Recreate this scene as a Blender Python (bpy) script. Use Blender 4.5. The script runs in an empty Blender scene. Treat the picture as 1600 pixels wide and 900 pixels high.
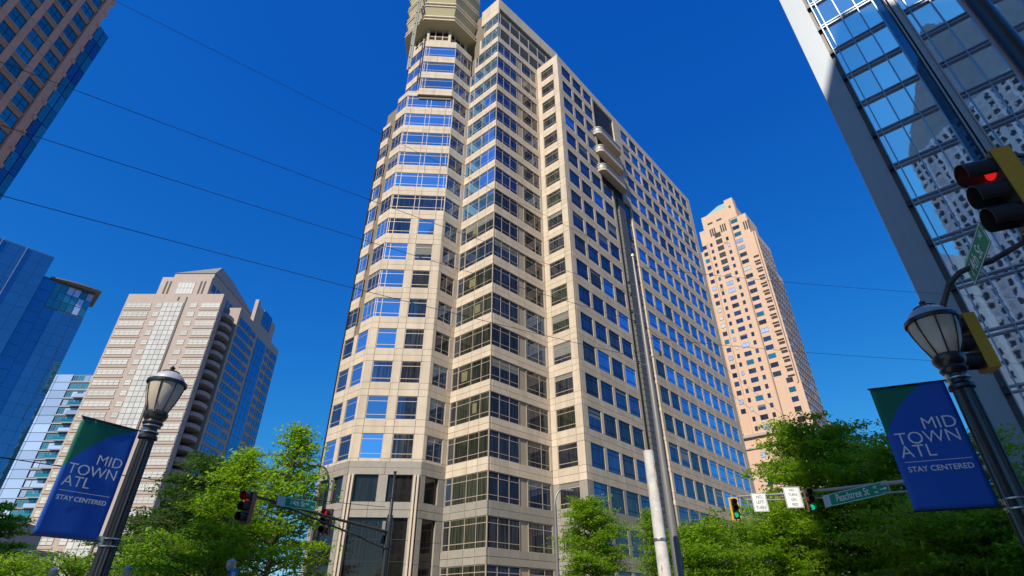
import bpy, math, random
import numpy as np
from mathutils import Matrix, Vector
random.seed(7); RNG = np.random.default_rng(7)
R = math.radians
scene = bpy.context.scene
COL = scene.collection

# ------------------------------------------------------------ camera, sky, sun
cam_d = bpy.data.cameras.new('camera'); cam = bpy.data.objects.new('camera', cam_d); COL.objects.link(cam)
cam.location = (0, 0, 1.6); cam.rotation_euler = (R(90 + 31.894), 0, 0)
cam_d.sensor_width = 36; cam_d.lens = 18.72; cam_d.clip_start = 0.05; cam_d.clip_end = 6000
scene.camera = cam
SUN_AZ, SUN_EL = 207.0, 41.0          # clockwise from +Y, degrees
world = bpy.data.worlds.new('World'); scene.world = world; world.use_nodes = True
wn = world.node_tree; wn.nodes.clear()
sky = wn.nodes.new('ShaderNodeTexSky'); sky.sky_type = 'NISHITA'; sky.sun_disc = False
sky.sun_elevation = R(SUN_EL); sky.sun_rotation = R(SUN_AZ)
sky.altitude = 300; sky.air_density = 1.0; sky.dust_density = 0.12; sky.ozone_density = 3.0
# polarised look of the clear sky: less red, steadier blue from zenith to horizon
def wmath(op, a, b):
    n = wn.nodes.new('ShaderNodeMath'); n.operation = op
    for i, v in enumerate((a, b)):
        if isinstance(v, float): n.inputs[i].default_value = v
        else: wn.links.new(v, n.inputs[i])
    return n.outputs[0]
sp = wn.nodes.new('ShaderNodeSeparateColor'); wn.links.new(sky.outputs[0], sp.inputs[0])
rr_, gg_, bb_ = [wmath('MULTIPLY', sp.outputs[i], 0.108) for i in range(3)]
r_o = wmath('MINIMUM', wmath('MULTIPLY', wmath('MULTIPLY', rr_, rr_), 0.8), rr_)
b_o = wmath('MAXIMUM', wmath('MULTIPLY', wmath('POWER', bb_, 0.45), 0.916), wmath('MULTIPLY', bb_, 0.8))
g_o = wmath('MAXIMUM', wmath('MULTIPLY', wmath('POWER', gg_, 0.865), 0.554), wmath('MULTIPLY', gg_, 0.8))
cc = wn.nodes.new('ShaderNodeCombineColor')
for i, v in enumerate((r_o, g_o, b_o)): wn.links.new(wmath('MULTIPLY', v, 7.84), cc.inputs[i])
bg = wn.nodes.new('ShaderNodeBackground'); bg.inputs['Strength'].default_value = 0.1
wo = wn.nodes.new('ShaderNodeOutputWorld')
wn.links.new(cc.outputs[0], bg.inputs['Color']); wn.links.new(bg.outputs[0], wo.inputs['Surface'])
sd = bpy.data.lights.new('sun', 'SUN'); sd.energy = 4.4; sd.angle = R(0.53); sd.color = (1.0, 0.93, 0.81)
sun = bpy.data.objects.new('sun', sd); COL.objects.link(sun)
sv = Vector((math.sin(R(SUN_AZ)) * math.cos(R(SUN_EL)), math.cos(R(SUN_AZ)) * math.cos(R(SUN_EL)), math.sin(R(SUN_EL))))
sun.rotation_euler = sv.to_track_quat('Z', 'Y').to_euler(); sun.location = sv * 200
vs = scene.view_settings; vs.view_transform = 'Standard'; vs.look = 'None'; vs.exposure = 0.35; vs.gamma = 1.0

# ------------------------------------------------------------ materials
MATS = {}
def mat(name, col, rough=0.7, metal=0.0, var=0.0, vscale=1.0, bump=0.0, bscale=8.0, spec=0.5, ior=1.5, trans=0.0, emit=None, estr=0.0,
        streak=0.0, island=0.0, coat=0.0):
    """Principled material; var/vscale: tonal mottling in world space, streak: vertical rain streaks, island: tone step per loose piece."""
    m = bpy.data.materials.new(name); m.use_nodes = True; MATS[name] = m
    nt = m.node_tree; N = nt.nodes; L = nt.links; p = N['Principled BSDF']
    p.inputs['Base Color'].default_value = (*col, 1); p.inputs['Roughness'].default_value = rough; p.inputs['Metallic'].default_value = metal
    p.inputs['IOR'].default_value = ior; p.inputs['Specular IOR Level'].default_value = spec
    if coat: p.inputs['Coat Weight'].default_value = coat; p.inputs['Coat Roughness'].default_value = 0.05
    if trans: p.inputs['Transmission Weight'].default_value = trans
    if emit: p.inputs['Emission Color'].default_value = (*emit, 1); p.inputs['Emission Strength'].default_value = estr
    cur = None
    geo = N.new('ShaderNodeNewGeometry')
    def mulby(fac_socket, lo, hi):
        nonlocal cur
        mr = N.new('ShaderNodeMapRange'); mr.inputs['To Min'].default_value = lo; mr.inputs['To Max'].default_value = hi
        L.new(fac_socket, mr.inputs['Value'])
        mx = N.new('ShaderNodeMix'); mx.data_type = 'RGBA'; mx.blend_type = 'MULTIPLY'; mx.inputs['Factor'].default_value = 1
        if cur is None: mx.inputs['A'].default_value = (*col, 1)
        else: L.new(cur, mx.inputs['A'])
        L.new(mr.outputs[0], mx.inputs['B']); cur = mx.outputs['Result']
    if var:
        no = N.new('ShaderNodeTexNoise'); no.inputs['Scale'].default_value = vscale; no.inputs['Detail'].default_value = 5
        L.new(geo.outputs['Position'], no.inputs['Vector']); mulby(no.outputs['Fac'], 1 - var, 1 + var)
    if streak:
        mp = N.new('ShaderNodeMapping'); mp.inputs['Scale'].default_value = (1.6, 1.6, 0.12); L.new(geo.outputs['Position'], mp.inputs['Vector'])
        no = N.new('ShaderNodeTexNoise'); no.inputs['Scale'].default_value = 1.0; no.inputs['Detail'].default_value = 4
        L.new(mp.outputs[0], no.inputs['Vector']); mulby(no.outputs['Fac'], 1 - streak, 1 + streak)
    if island:
        mulby(geo.outputs['Random Per Island'], 1 - island, 1 + island)
        oi = N.new('ShaderNodeObjectInfo'); mulby(oi.outputs['Random'], 1 - island, 1 + island)
    if cur is not None: L.new(cur, p.inputs['Base Color'])
    if bump:
        no = N.new('ShaderNodeTexNoise'); no.inputs['Scale'].default_value = bscale; no.inputs['Detail'].default_value = 3
        L.new(geo.outputs['Position'], no.inputs['Vector'])
        bu = N.new('ShaderNodeBump'); bu.inputs['Strength'].default_value = 1.0; bu.inputs['Distance'].default_value = bump
        L.new(no.outputs['Fac'], bu.inputs['Height']); L.new(bu.outputs[0], p.inputs['Normal'])
    return m
def leafmat(name, col, tcol, tl=0.45):
    m = bpy.data.materials.new(name); m.use_nodes = True; MATS[name] = m
    nt = m.node_tree; N = nt.nodes; L = nt.links; p = N['Principled BSDF']; out = N['Material Output']
    p.inputs['Roughness'].default_value = 0.5; p.inputs['Specular IOR Level'].default_value = 0.35
    geo = N.new('ShaderNodeNewGeometry'); no = N.new('ShaderNodeTexNoise'); no.inputs['Scale'].default_value = 0.9; no.inputs['Detail'].default_value = 3
    L.new(geo.outputs['Position'], no.inputs['Vector'])
    ad = N.new('ShaderNodeMath'); ad.operation = 'MULTIPLY_ADD'; ad.inputs[1].default_value = 0.45; L.new(geo.outputs['Random Per Island'], ad.inputs[0])
    m2 = N.new('ShaderNodeMath'); m2.operation = 'MULTIPLY'; m2.inputs[1].default_value = 0.75; L.new(no.outputs['Fac'], m2.inputs[0]); L.new(m2.outputs[0], ad.inputs[2])
    cr = N.new('ShaderNodeValToRGB'); cr.color_ramp.elements[0].position = 0.25; cr.color_ramp.elements[1].position = 0.85
    cr.color_ramp.elements[0].color = (col[0] * 0.45, col[1] * 0.55, col[2] * 0.6, 1); cr.color_ramp.elements[1].color = (col[0] * 1.3, col[1] * 1.2, col[2], 1)
    L.new(ad.outputs[0], cr.inputs[0]); L.new(cr.outputs[0], p.inputs['Base Color'])
    tr = N.new('ShaderNodeBsdfTranslucent'); tr.inputs['Color'].default_value = (*tcol, 1)
    ms = N.new('ShaderNodeMixShader'); ms.inputs[0].default_value = tl
    L.new(p.outputs[0], ms.inputs[1]); L.new(tr.outputs[0], ms.inputs[2]); L.new(ms.outputs[0], out.inputs['Surface'])
    return m
def glassmat(name, col, metal, rough=0.02, wave=0.004, wscale=0.5, blinds=0.0, ior=1.6, lo=0.72, hi=1.2):
    """Coated office glass: opaque reflective pane, faint waviness; blinds: soft vertical drapes seen through it."""
    m = bpy.data.materials.new(name); m.use_nodes = True; MATS[name] = m
    nt = m.node_tree; N = nt.nodes; L = nt.links; p = N['Principled BSDF']
    p.inputs['Metallic'].default_value = metal; p.inputs['Roughness'].default_value = rough; p.inputs['IOR'].default_value = ior
    geo = N.new('ShaderNodeNewGeometry'); oi = N.new('ShaderNodeObjectInfo')
    mx = N.new('ShaderNodeMix'); mx.data_type = 'RGBA'; mx.blend_type = 'MULTIPLY'; mx.inputs['Factor'].default_value = 1; mx.inputs['A'].default_value = (*col, 1)
    s = N.new('ShaderNodeMath'); s.operation = 'ADD'; L.new(geo.outputs['Random Per Island'], s.inputs[0]); L.new(oi.outputs['Random'], s.inputs[1])
    fr = N.new('ShaderNodeMath'); fr.operation = 'FRACT'; L.new(s.outputs[0], fr.inputs[0])
    mr = N.new('ShaderNodeMapRange'); mr.inputs['To Min'].default_value = lo; mr.inputs['To Max'].default_value = hi; L.new(fr.outputs[0], mr.inputs['Value'])
    L.new(mr.outputs[0], mx.inputs['B']); cur = mx.outputs['Result']
    if blinds:
        mp = N.new('ShaderNodeMapping'); mp.inputs['Scale'].default_value = (5.5, 5.5, 0.25); L.new(geo.outputs['Position'], mp.inputs['Vector'])
        no = N.new('ShaderNodeTexNoise'); no.inputs['Scale'].default_value = 1.0; no.inputs['Detail'].default_value = 3; L.new(mp.outputs[0], no.inputs['Vector'])
        mr2 = N.new('ShaderNodeMapRange'); mr2.inputs['From Min'].default_value = 0.35; mr2.inputs['From Max'].default_value = 0.65
        mr2.inputs['To Min'].default_value = 1 - blinds; mr2.inputs['To Max'].default_value = 1 + blinds; L.new(no.outputs['Fac'], mr2.inputs['Value'])
        m3 = N.new('ShaderNodeMix'); m3.data_type = 'RGBA'; m3.blend_type = 'MULTIPLY'; m3.inputs['Factor'].default_value = 1
        L.new(cur, m3.inputs['A']); L.new(mr2.outputs[0], m3.inputs['B']); cur = m3.outputs['Result']
    L.new(cur, p.inputs['Base Color'])
    no = N.new('ShaderNodeTexNoise'); no.inputs['Scale'].default_value = wscale; no.inputs['Detail'].default_value = 2; L.new(geo.outputs['Position'], no.inputs['Vector'])
    bu = N.new('ShaderNodeBump'); bu.inputs['Distance'].default_value = wave; bu.inputs['Strength'].default_value = 1; L.new(no.outputs['Fac'], bu.inputs['Height']); L.new(bu.outputs[0], p.inputs['Normal'])
    return m

mat('stone_brown', (0.36, 0.295, 0.22), 0.7, var=0.15, vscale=2, streak=0.15)
mat('blind_pale', (0.20, 0.195, 0.175), 0.12, var=0.1, vscale=2)
mat('stone_tan', (0.56, 0.46, 0.345), 0.75, var=0.14, vscale=1.1, streak=0.22, island=0.07, bump=0.004, bscale=12)
mat('stone_joint', (0.20, 0.165, 0.12), 0.9)
mat('stone_grey', (0.30, 0.27, 0.225), 0.6, var=0.18, vscale=2.5, streak=0.12, island=0.05, bump=0.004, bscale=10)
mat('soffit_yellow', (0.52, 0.45, 0.24), 0.7, var=0.05, vscale=1)
mat('frame_tan', (0.46, 0.38, 0.29), 0.5, metal=0.2)
mat('frame_dark', (0.045, 0.045, 0.05), 0.4, metal=0.5)
mat('frame_blue', (0.10, 0.15, 0.20), 0.4, metal=0.4)
mat('roof_grey', (0.20, 0.19, 0.18), 0.9, var=0.1)
mat('louver_grey', (0.14, 0.14, 0.135), 0.6, metal=0.3, var=0.1, streak=0.1)
mat('steel_light', (0.34, 0.35, 0.36), 0.5, metal=0.15, var=0.1, vscale=2)
glassmat('glass_sky', (0.22, 0.50, 0.84), 0.88)
glassmat('glass_navy', (0.08, 0.125, 0.22), 0.75, blinds=0.4)
glassmat('glass_drape', (0.045, 0.05, 0.062), 0.35, blinds=0.7)
glassmat('glass_olive', (0.045, 0.05, 0.035), 0.25, blinds=0.6)
mat('room_light', (0.17, 0.16, 0.08), 0.15, emit=(1.0, 0.85, 0.45), estr=0.02, var=0.3, vscale=1.5)
glassmat('glass_teal', (0.04, 0.30, 0.38), 0.6, wave=0.004)
glassmat('glass_royal', (0.05, 0.22, 0.42), 0.7, wave=0.008, wscale=0.25, lo=0.95, hi=1.04)
glassmat('glass_dark', (0.022, 0.02, 0.018), 0.3, blinds=0.3)
glassmat('glass_royal_dark', (0.035, 0.15, 0.30), 0.65, wave=0.006, wscale=0.3, lo=0.85, hi=1.1)
glassmat('glass_pale', (0.50, 0.60, 0.80), 0.35, rough=0.12)
glassmat('glass_bright', (0.60, 0.58, 0.53), 0.05, rough=0.2, blinds=0.06, lo=0.9, hi=1.08)  # bright reflection put into a pale, nearly diffuse base
glassmat('glass_mirror', (0.84, 0.88, 0.92), 0.95, wave=0.0028, wscale=0.8, lo=0.88, hi=1.05)
mat('pink_stone', (0.43, 0.345, 0.295), 0.8, var=0.08, vscale=0.6, streak=0.10, island=0.03)
mat('peach_stone', (0.63, 0.42, 0.285), 0.85, var=0.07, vscale=0.3, streak=0.09)
mat('rust_stain', (0.50, 0.30, 0.13), 0.85, var=0.25, vscale=0.8)
mat('gold', (0.60, 0.42, 0.07), 0.4, metal=0.4)
mat('copper_green', (0.26, 0.38, 0.36), 0.6, var=0.1)
mat('brick_red', (0.66, 0.35, 0.25), 0.85, var=0.12, vscale=2, streak=0.08, island=0.04)
mat('brick_deep', (0.46, 0.24, 0.16), 0.9, var=0.12, vscale=2)
mat('fin_grey', (0.30, 0.33, 0.36), 0.5, metal=0.1, var=0.05, vscale=0.4, streak=0.05)
mat('fin_brown', (0.115, 0.09, 0.08), 0.5, var=0.1)
mat('grille_metal', (0.30, 0.35, 0.42), 0.4, metal=0.6)
mat('slate_green', (0.32, 0.38, 0.37), 0.8, var=0.2, vscale=0.4)
mat('glint_rock', (0.85, 0.90, 0.88), 0.7, var=0.1)  # lit glints painted as near-white colour on sills and ribs
mat('pale_rock', (0.62, 0.69, 0.67), 0.9, var=0.2, vscale=0.5)
mat('dark_void', (0.012, 0.012, 0.014), 0.6)  # near-black fill, stands in for shade in recesses and openings
mat('lamp_black', (0.018, 0.017, 0.018), 0.32, spec=0.6, coat=0.3, bump=0.001, bscale=25, var=0.2, vscale=8)
mat('lamp_glass', (0.80, 0.70, 0.54), 0.35, trans=0.4, var=0.08, vscale=6)
mat('lamp_cap', (0.42, 0.42, 0.45), 0.5, metal=0.2, var=0.1, vscale=10)
mat('clamp_steel', (0.55, 0.54, 0.52), 0.3, metal=0.9)
mat('signal_black', (0.02, 0.02, 0.02), 0.45)
mat('signal_yellow', (0.62, 0.34, 0.02), 0.5, var=0.08, vscale=12)
mat('signal_rust', (0.36, 0.13, 0.06), 0.6, var=0.2, vscale=8)
mat('light_red', (0.7, 0.02, 0.02), 0.4, emit=(1, 0.02, 0.02), estr=0.45)
mat('light_green', (0.02, 0.6, 0.3), 0.4, emit=(0.02, 1, 0.45), estr=0.4)
mat('lens_off', (0.05, 0.015, 0.01), 0.3)
mat('sign_green', (0.012, 0.30, 0.16), 0.6, spec=0.15, var=0.1, vscale=8)
mat('sign_pale', (0.45, 0.62, 0.58), 0.5, var=0.2, vscale=25)
mat('sign_white', (0.78, 0.78, 0.76), 0.5)
mat('sign_blue', (0.02, 0.22, 0.50), 0.5)
mat('ink_white', (0.80, 0.82, 0.80), 0.6)
mat('ink_black', (0.03, 0.03, 0.03), 0.6)
mat('pole_grey', (0.22, 0.205, 0.19), 0.45, metal=0.35, var=0.15, vscale=3, streak=0.1)
mat('pole_dark', (0.035, 0.04, 0.042), 0.4, metal=0.3)
mat('arm_brown', (0.09, 0.075, 0.06), 0.45, metal=0.4, var=0.2, vscale=6)
mat('pole_white', (0.58, 0.55, 0.50), 0.75, var=0.35, vscale=5, bump=0.01, bscale=9)
def rust_pole():
    m = MATS['pole_white']; N = m.node_tree.nodes; L = m.node_tree.links; p = N['Principled BSDF']
    src = p.inputs['Base Color'].links[0].from_socket; g = N.new('ShaderNodeNewGeometry'); mp = N.new('ShaderNodeMapping'); mp.inputs['Scale'].default_value = (9, 9, 1.3); L.new(g.outputs['Position'], mp.inputs['Vector'])
    no = N.new('ShaderNodeTexNoise'); no.inputs['Scale'].default_value = 1; no.inputs['Detail'].default_value = 5; L.new(mp.outputs[0], no.inputs['Vector'])
    sx = N.new('ShaderNodeSeparateXYZ'); L.new(g.outputs['Position'], sx.inputs[0]); mr = N.new('ShaderNodeMapRange'); mr.inputs['From Min'].default_value = 3.6; mr.inputs['From Max'].default_value = 5.6; mr.inputs['To Min'].default_value = -0.14; mr.inputs['To Max'].default_value = 0.10; L.new(sx.outputs['Z'], mr.inputs['Value'])
    ad = N.new('ShaderNodeMath'); ad.operation = 'ADD'; L.new(no.outputs['Fac'], ad.inputs[0]); L.new(mr.outputs[0], ad.inputs[1])
    cr = N.new('ShaderNodeValToRGB'); cr.color_ramp.elements[0].position = 0.52; cr.color_ramp.elements[1].position = 0.58; L.new(ad.outputs[0], cr.inputs[0])
    mx = N.new('ShaderNodeMix'); mx.data_type = 'RGBA'; L.new(cr.outputs[0], mx.inputs['Factor']); L.new(src, mx.inputs['A']); mx.inputs['B'].default_value = (0.42, 0.20, 0.07, 1); L.new(mx.outputs['Result'], p.inputs['Base Color'])
rust_pole()
mat('pole_rusty', (0.50, 0.26, 0.10), 0.85, var=0.3, vscale=8)
mat('cable', (0.015, 0.015, 0.02), 0.6)
mat('bark', (0.16, 0.105, 0.07), 0.9, var=0.3, vscale=9, bump=0.02, bscale=14)
mat('asphalt', (0.05, 0.05, 0.052), 0.9, var=0.2, vscale=0.6, bump=0.004, bscale=30)
mat('concrete', (0.40, 0.38, 0.34), 0.85, var=0.12, vscale=0.8, bump=0.003, bscale=20)
mat('paint_white', (0.75, 0.75, 0.73), 0.7, var=0.12, vscale=4)
mat('earth', (0.16, 0.15, 0.10), 0.95, var=0.3, vscale=0.1)
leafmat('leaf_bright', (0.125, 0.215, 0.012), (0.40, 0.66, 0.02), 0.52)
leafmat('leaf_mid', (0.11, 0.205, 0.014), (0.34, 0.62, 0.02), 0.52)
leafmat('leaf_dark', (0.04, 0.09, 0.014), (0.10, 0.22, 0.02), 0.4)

# banner print: green field cut by a large blue disc (object space, x right, z up, cloth 0.62 x 1.2 m)
def banner_mat():
    m = bpy.data.materials.new('banner_print'); m.use_nodes = True; MATS['banner_print'] = m
    N = m.node_tree.nodes; L = m.node_tree.links; p = N['Principled BSDF']; p.inputs['Roughness'].default_value = 0.55
    tc = N.new('ShaderNodeTexCoord'); sx = N.new('ShaderNodeSeparateXYZ'); L.new(tc.outputs['Object'], sx.inputs[0])
    cb = N.new('ShaderNodeCombineXYZ'); L.new(sx.outputs['X'], cb.inputs['X']); L.new(sx.outputs['Z'], cb.inputs['Z'])
    d = N.new('ShaderNodeVectorMath'); d.operation = 'DISTANCE'; L.new(cb.outputs[0], d.inputs[0]); d.inputs[1].default_value = (0.95, 0, 0.2)
    lt = N.new('ShaderNodeMath'); lt.operation = 'LESS_THAN'; lt.inputs[1].default_value = 1.05; L.new(d.outputs['Value'], lt.inputs[0])
    mx = N.new('ShaderNodeMix'); mx.data_type = 'RGBA'; L.new(lt.outputs[0], mx.inputs['Factor'])
    mx.inputs['A'].default_value = (0.006, 0.19, 0.11, 1); mx.inputs['B'].default_value = (0.014, 0.125, 0.58, 1)
    L.new(mx.outputs['Result'], p.inputs['Base Color'])
    tr = N.new('ShaderNodeBsdfTranslucent'); L.new(mx.outputs['Result'], tr.inputs['Color']); ms = N.new('ShaderNodeMixShader'); ms.inputs[0].default_value = 0.2
    L.new(p.outputs[0], ms.inputs[1]); L.new(tr.outputs[0], ms.inputs[2]); L.new(ms.outputs[0], N['Material Output'].inputs['Surface'])
banner_mat()

# ------------------------------------------------------------ geometry helpers
class G:
    """A small mesh under construction."""
    def __init__(s, *mats): s.v = []; s.f = []; s.m = []; s.mats = list(mats)
    def box(s, x0, x1, y0, y1, z0, z1, mi=0):
        n = len(s.v)
        s.v += [(x0, y0, z0), (x1, y0, z0), (x1, y1, z0), (x0, y1, z0), (x0, y0, z1), (x1, y0, z1), (x1, y1, z1), (x0, y1, z1)]
        for f in ((0, 3, 2, 1), (4, 5, 6, 7), (0, 1, 5, 4), (1, 2, 6, 5), (2, 3, 7, 6), (3, 0, 4, 7)):
            s.f.append([n + i for i in f]); s.m.append(mi)
        return s
    def prism(s, pts, z0, z1, mi=0, top=None):
        """pts: plan polygon, anticlockwise from above; top: another polygon for a tapering prism."""
        n = len(s.v); k = len(pts); top = top or pts
        s.v += [(p[0], p[1], z0) for p in pts] + [(p[0], p[1], z1) for p in top]
        for i in range(k):
            j = (i + 1) % k; s.f.append([n + i, n + j, n + k + j, n + k + i]); s.m.append(mi)
        s.f.append([n + i for i in reversed(range(k))]); s.m.append(mi); s.f.append([n + k + i for i in range(k)]); s.m.append(mi)
        return s
    def tube(s, pts, rad, n=8, mi=0, caps=True):
        """rad: one radius or one per point."""
        pts = [Vector(p) for p in pts]; rr = rad if isinstance(rad, (list, tuple)) else [rad] * len(pts)
        b = len(s.v); up = None
        for i, p in enumerate(pts):
            t = (pts[min(i + 1, len(pts) - 1)] - pts[max(i - 1, 0)]).normalized()
            if up is None: up = Vector((0, 0, 1)) if abs(t.z) < 0.9 else Vector((1, 0, 0))
            x = t.cross(up).normalized(); y = x.cross(t).normalized(); up = y
            for k in range(n):
                a = 2 * math.pi * k / n; q = p + (x * math.cos(a) + y * math.sin(a)) * rr[i]; s.v.append(tuple(q))
        for i in range(len(pts) - 1):
            for k in range(n):
                a = b + i * n + k; c = b + i * n + (k + 1) % n; s.f.append([a, c, c + n, a + n]); s.m.append(mi)
        if caps:
            s.f.append([b + k for k in reversed(range(n))]); s.m.append(mi)
            e = b + (len(pts) - 1) * n; s.f.append([e + k for k in range(n)]); s.m.append(mi)
        return s
    def lathe(s, prof, n=24, mi=0, cx=0, cy=0, flute=0):
        """prof: (radius, z) from bottom to top, about a vertical axis."""
        b = len(s.v)
        for r, z in prof:
            for k in range(n):
                a = 2 * math.pi * k / n; q = r * (1 - (flute if k % 2 else 0)); s.v.append((cx + q * math.cos(a), cy + q * math.sin(a), z))
        for i in range(len(prof) - 1):
            for k in range(n):
                a = b + i * n + k; c = b + i * n + (k + 1) % n; s.f.append([a, c, c + n, a + n]); s.m.append(mi)
        s.f.append([b + k for k in reversed(range(n))]); s.m.append(mi)
        e = b + (len(prof) - 1) * n; s.f.append([e + k for k in range(n)]); s.m.append(mi)
        return s
    def mesh(s, name, smooth=False):
        me = bpy.data.meshes.new(name); me.from_pydata(s.v, [], s.f)
        for m in s.mats: me.materials.append(MATS[m])
        if len(s.mats) > 1: me.polygons.foreach_set('material_index', s.m)
        if smooth: me.polygons.foreach_set('use_smooth', [True] * len(s.f))
        me.update(); return me
def obj(name, data, parent=None, M=None, kind=None, label=None):
    if isinstance(data, G): data = data.mesh(name)
    o = bpy.data.objects.new(name, data); COL.objects.link(o)
    if parent is not None: o.parent = parent
    if M is not None: o.matrix_basis = M
    if kind: o['kind'] = kind
    if label: o['label'] = label
    return o
def smooth(o, ang=40):
    me = o.data; me.polygons.foreach_set('use_smooth', [True] * len(me.polygons))
    try: me.set_sharp_from_angle(angle=R(ang))
    except Exception: pass
    return o
def thing(name, label, cat, loc=(0, 0, 0), rotz=0.0, group=None):
    o = bpy.data.objects.new(name, None); COL.objects.link(o); o.location = loc; o.rotation_euler = (0, 0, rotz)
    o.empty_display_size = 0.3; o['label'] = label; o['category'] = cat
    if group: o['group'] = group
    return o
def tag(o, label, cat, group=None):
    o['label'] = label; o['category'] = cat
    if group: o['group'] = group
    return o
def struct(name, g): return obj(name, g, kind='structure')

class Face:
    """A facade plane: x runs along it (left to right seen from outside), -y is outwards, z up."""
    def __init__(s, p0, p1):
        s.p0 = Vector((p0[0], p0[1])); d = Vector((p1[0], p1[1])) - s.p0; s.W = d.length; s.u = d / s.W; s.n = Vector((s.u.y, -s.u.x))
        s.rot = Matrix(((s.u.x, -s.n.x, 0, 0), (s.u.y, -s.n.y, 0, 0), (0, 0, 1, 0), (0, 0, 0, 1)))
    def M(s, x, d, z):
        p = s.p0 + s.u * x + s.n * d
        return Matrix.Translation((p.x, p.y, z)) @ s.rot
CF, CS, CC = 832 / 1600, math.sin(R(31.894)), math.cos(R(31.894))
def in_view(p):
    x, y, z = p.x, p.y, p.z - 1.6; zc = y * CC + z * CS
    if zc <= 0.1: return False
    return abs(x / zc) * CF < 0.52 and abs((z * CC - y * CS) / zc) * CF < 0.295
MESHES = {}
class Building:
    """A thing whose many like pieces become parts: the 300 largest in view one by one, the rest joined."""
    def __init__(s, name, label, cat, loc, group=None):
        s.root = thing(name, label, cat, (loc[0], loc[1], 0), group=group); s.off = Matrix.Translation((-loc[0], -loc[1], 0)); s.p = {}
    def part(s, name, g, sm=False, kind=None, label=None):
        o = obj(name, g, s.root, s.off.copy(), kind, label)
        if sm: smooth(o)
        return o
    def piece(s, name, key, make, M, size, kids=()):
        if key not in MESHES: g = make(); MESHES[key] = (g, g.mesh(name))
        c = M.translation; vis = in_view(c); sc = size / (c.length ** 2) * (1.0 if vis else 1e-5)
        kk = []
        for (kn, kkey, kmake) in kids:
            if kkey not in MESHES: g = kmake(); MESHES[kkey] = (g, g.mesh(kn))
            kk.append((kn, kkey))
        s.p.setdefault(name, []).append((sc, key, M, kk))
    def finish(s, limit=300, limits={}):
        for name, L in s.p.items():
            L.sort(key=lambda t: -t[0]); lim = limits.get(name, limit); rest = []
            for i, (sc, key, M, kk) in enumerate(L):
                if i < lim and sc > 1e-9:
                    o = obj(name, MESHES[key][1], s.root, s.off @ M)
                    for kn, kkey in kk: obj(kn, MESHES[kkey][1], o).rotation_euler = (random.uniform(-.004, .004), 0, random.uniform(-.005, .005))
                else: rest.append((key, M)); rest += [(kkey, M) for kn, kkey in kk]
            if rest:
                V = []; F = []; mi = []; mats = []; b = 0
                for key, M in rest:
                    g = MESHES[key][0]; a = np.array(g.v); A = np.array(M); V.append(a @ A[:3, :3].T + A[:3, 3])
                    F += [[b + i for i in f] for f in g.f]; b += len(a)
                    ids = []
                    for m in g.mats:
                        if m not in mats: mats.append(m)
                        ids.append(mats.index(m))
                    mi += [ids[k] for k in g.m]
                me = bpy.data.meshes.new(name); me.from_pydata(np.vstack(V).tolist(), [], F)
                for m in mats: me.materials.append(MATS[m])
                me.polygons.foreach_set('material_index', mi); me.update()
                obj(name, me, s.root, s.off.copy(), 'stuff')
r2 = lambda x: round(x, 2)
def panel(B, F, x0, x1, z0, z1, m='stone_tan', t=0.3, d=0.0, gap=0.035, name='stone_panel', t_out=0.0):
    w, h = r2(x1 - x0 - gap), r2(z1 - z0 - gap)
    if w < 0.05 or h < 0.05: return
    B.piece(name, ('p', name, w, h, r2(t), m), lambda: G(m).box(0, w, 0, t, 0, h), F.M(x0 + gap / 2, d, z0 + gap / 2), w * h)
BL = random.Random(99)
def window(B, F, x0, x1, z0, z1, glass, frame='frame_tan', d=-0.06, hs=(0.2, 0.78), vs=(), fw=0.06, name='window', fd=0.07):
    w, h = r2(x1 - x0), r2(z1 - z0); bl = BL.choice((0.22, 0.4, 0.62)) if BL.random() < (0.16 if w > 1.6 and glass in ('glass_navy', 'glass_drape', 'glass_olive') else 0) else 0
    def mk():
        g = G(frame); g.box(0, fw, 0, fd, 0, h).box(w - fw, w, 0, fd, 0, h).box(fw, w - fw, 0.002, fd, 0, fw).box(fw, w - fw, 0.002, fd, h - fw, h)
        for q in hs: g.box(fw, w - fw, 0.006, fd, q * h - 0.03, q * h + 0.03)
        for q in vs: g.box(q - 0.03, q + 0.03, 0.004, fd, fw, h - fw)
        return g
    B.piece(name, ('w', w, h, frame, hs, tuple(vs), fw), mk, F.M(x0, d, z0), w * h,
            [('pane', ('g', w, h, glass, bl), lambda: (G(glass, 'blind_pale').box(0.01, w - 0.01, fd - 0.035, fd - 0.012, 0.01, h * (1 - bl) - 0.01).box(0.01, w - 0.01, fd - 0.035, fd - 0.012, h * (1 - bl) - 0.01, h - 0.01, 1)) if bl else G(glass).box(0.01, w - 0.01, fd - 0.035, fd - 0.012, 0.01, h - 0.01))])
def pick(rng, pairs):
    r = rng.random(); c = 0
    for m, w in pairs:
        c += w
        if r < c: return m
    return pairs[-1][0]

# ------------------------------------------------------------ the ground (below the frame, but it bounces light)
gr = G('earth'); gr.v = [(-3000, -3000, -0.02), (3000, -3000, -0.02), (3000, 3000, -0.02), (-3000, 3000, -0.02)]; gr.f = [[0, 1, 2, 3]]; gr.m = [0]
struct('ground', gr)
def ribbon(c, az, hw, L0, L1, z):
    u = Vector((math.sin(R(az)), math.cos(R(az)), 0)); n = Vector((u.y, -u.x, 0)); c = Vector(c)
    return [tuple(c + u * L0 - n * hw + Vector((0, 0, z))), tuple(c + u * L0 + n * hw + Vector((0, 0, z))), tuple(c + u * L1 + n * hw + Vector((0, 0, z))), tuple(c + u * L1 - n * hw + Vector((0, 0, z)))]
def road(name, c, az, hw, L0, L1, z, m):
    g = G(m); g.v = ribbon(c, az, hw, L0, L1, z); g.f = [[0, 1, 2, 3]]; g.m = [0]; return struct(name, g)
CX = (-6, 14, 0)
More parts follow.
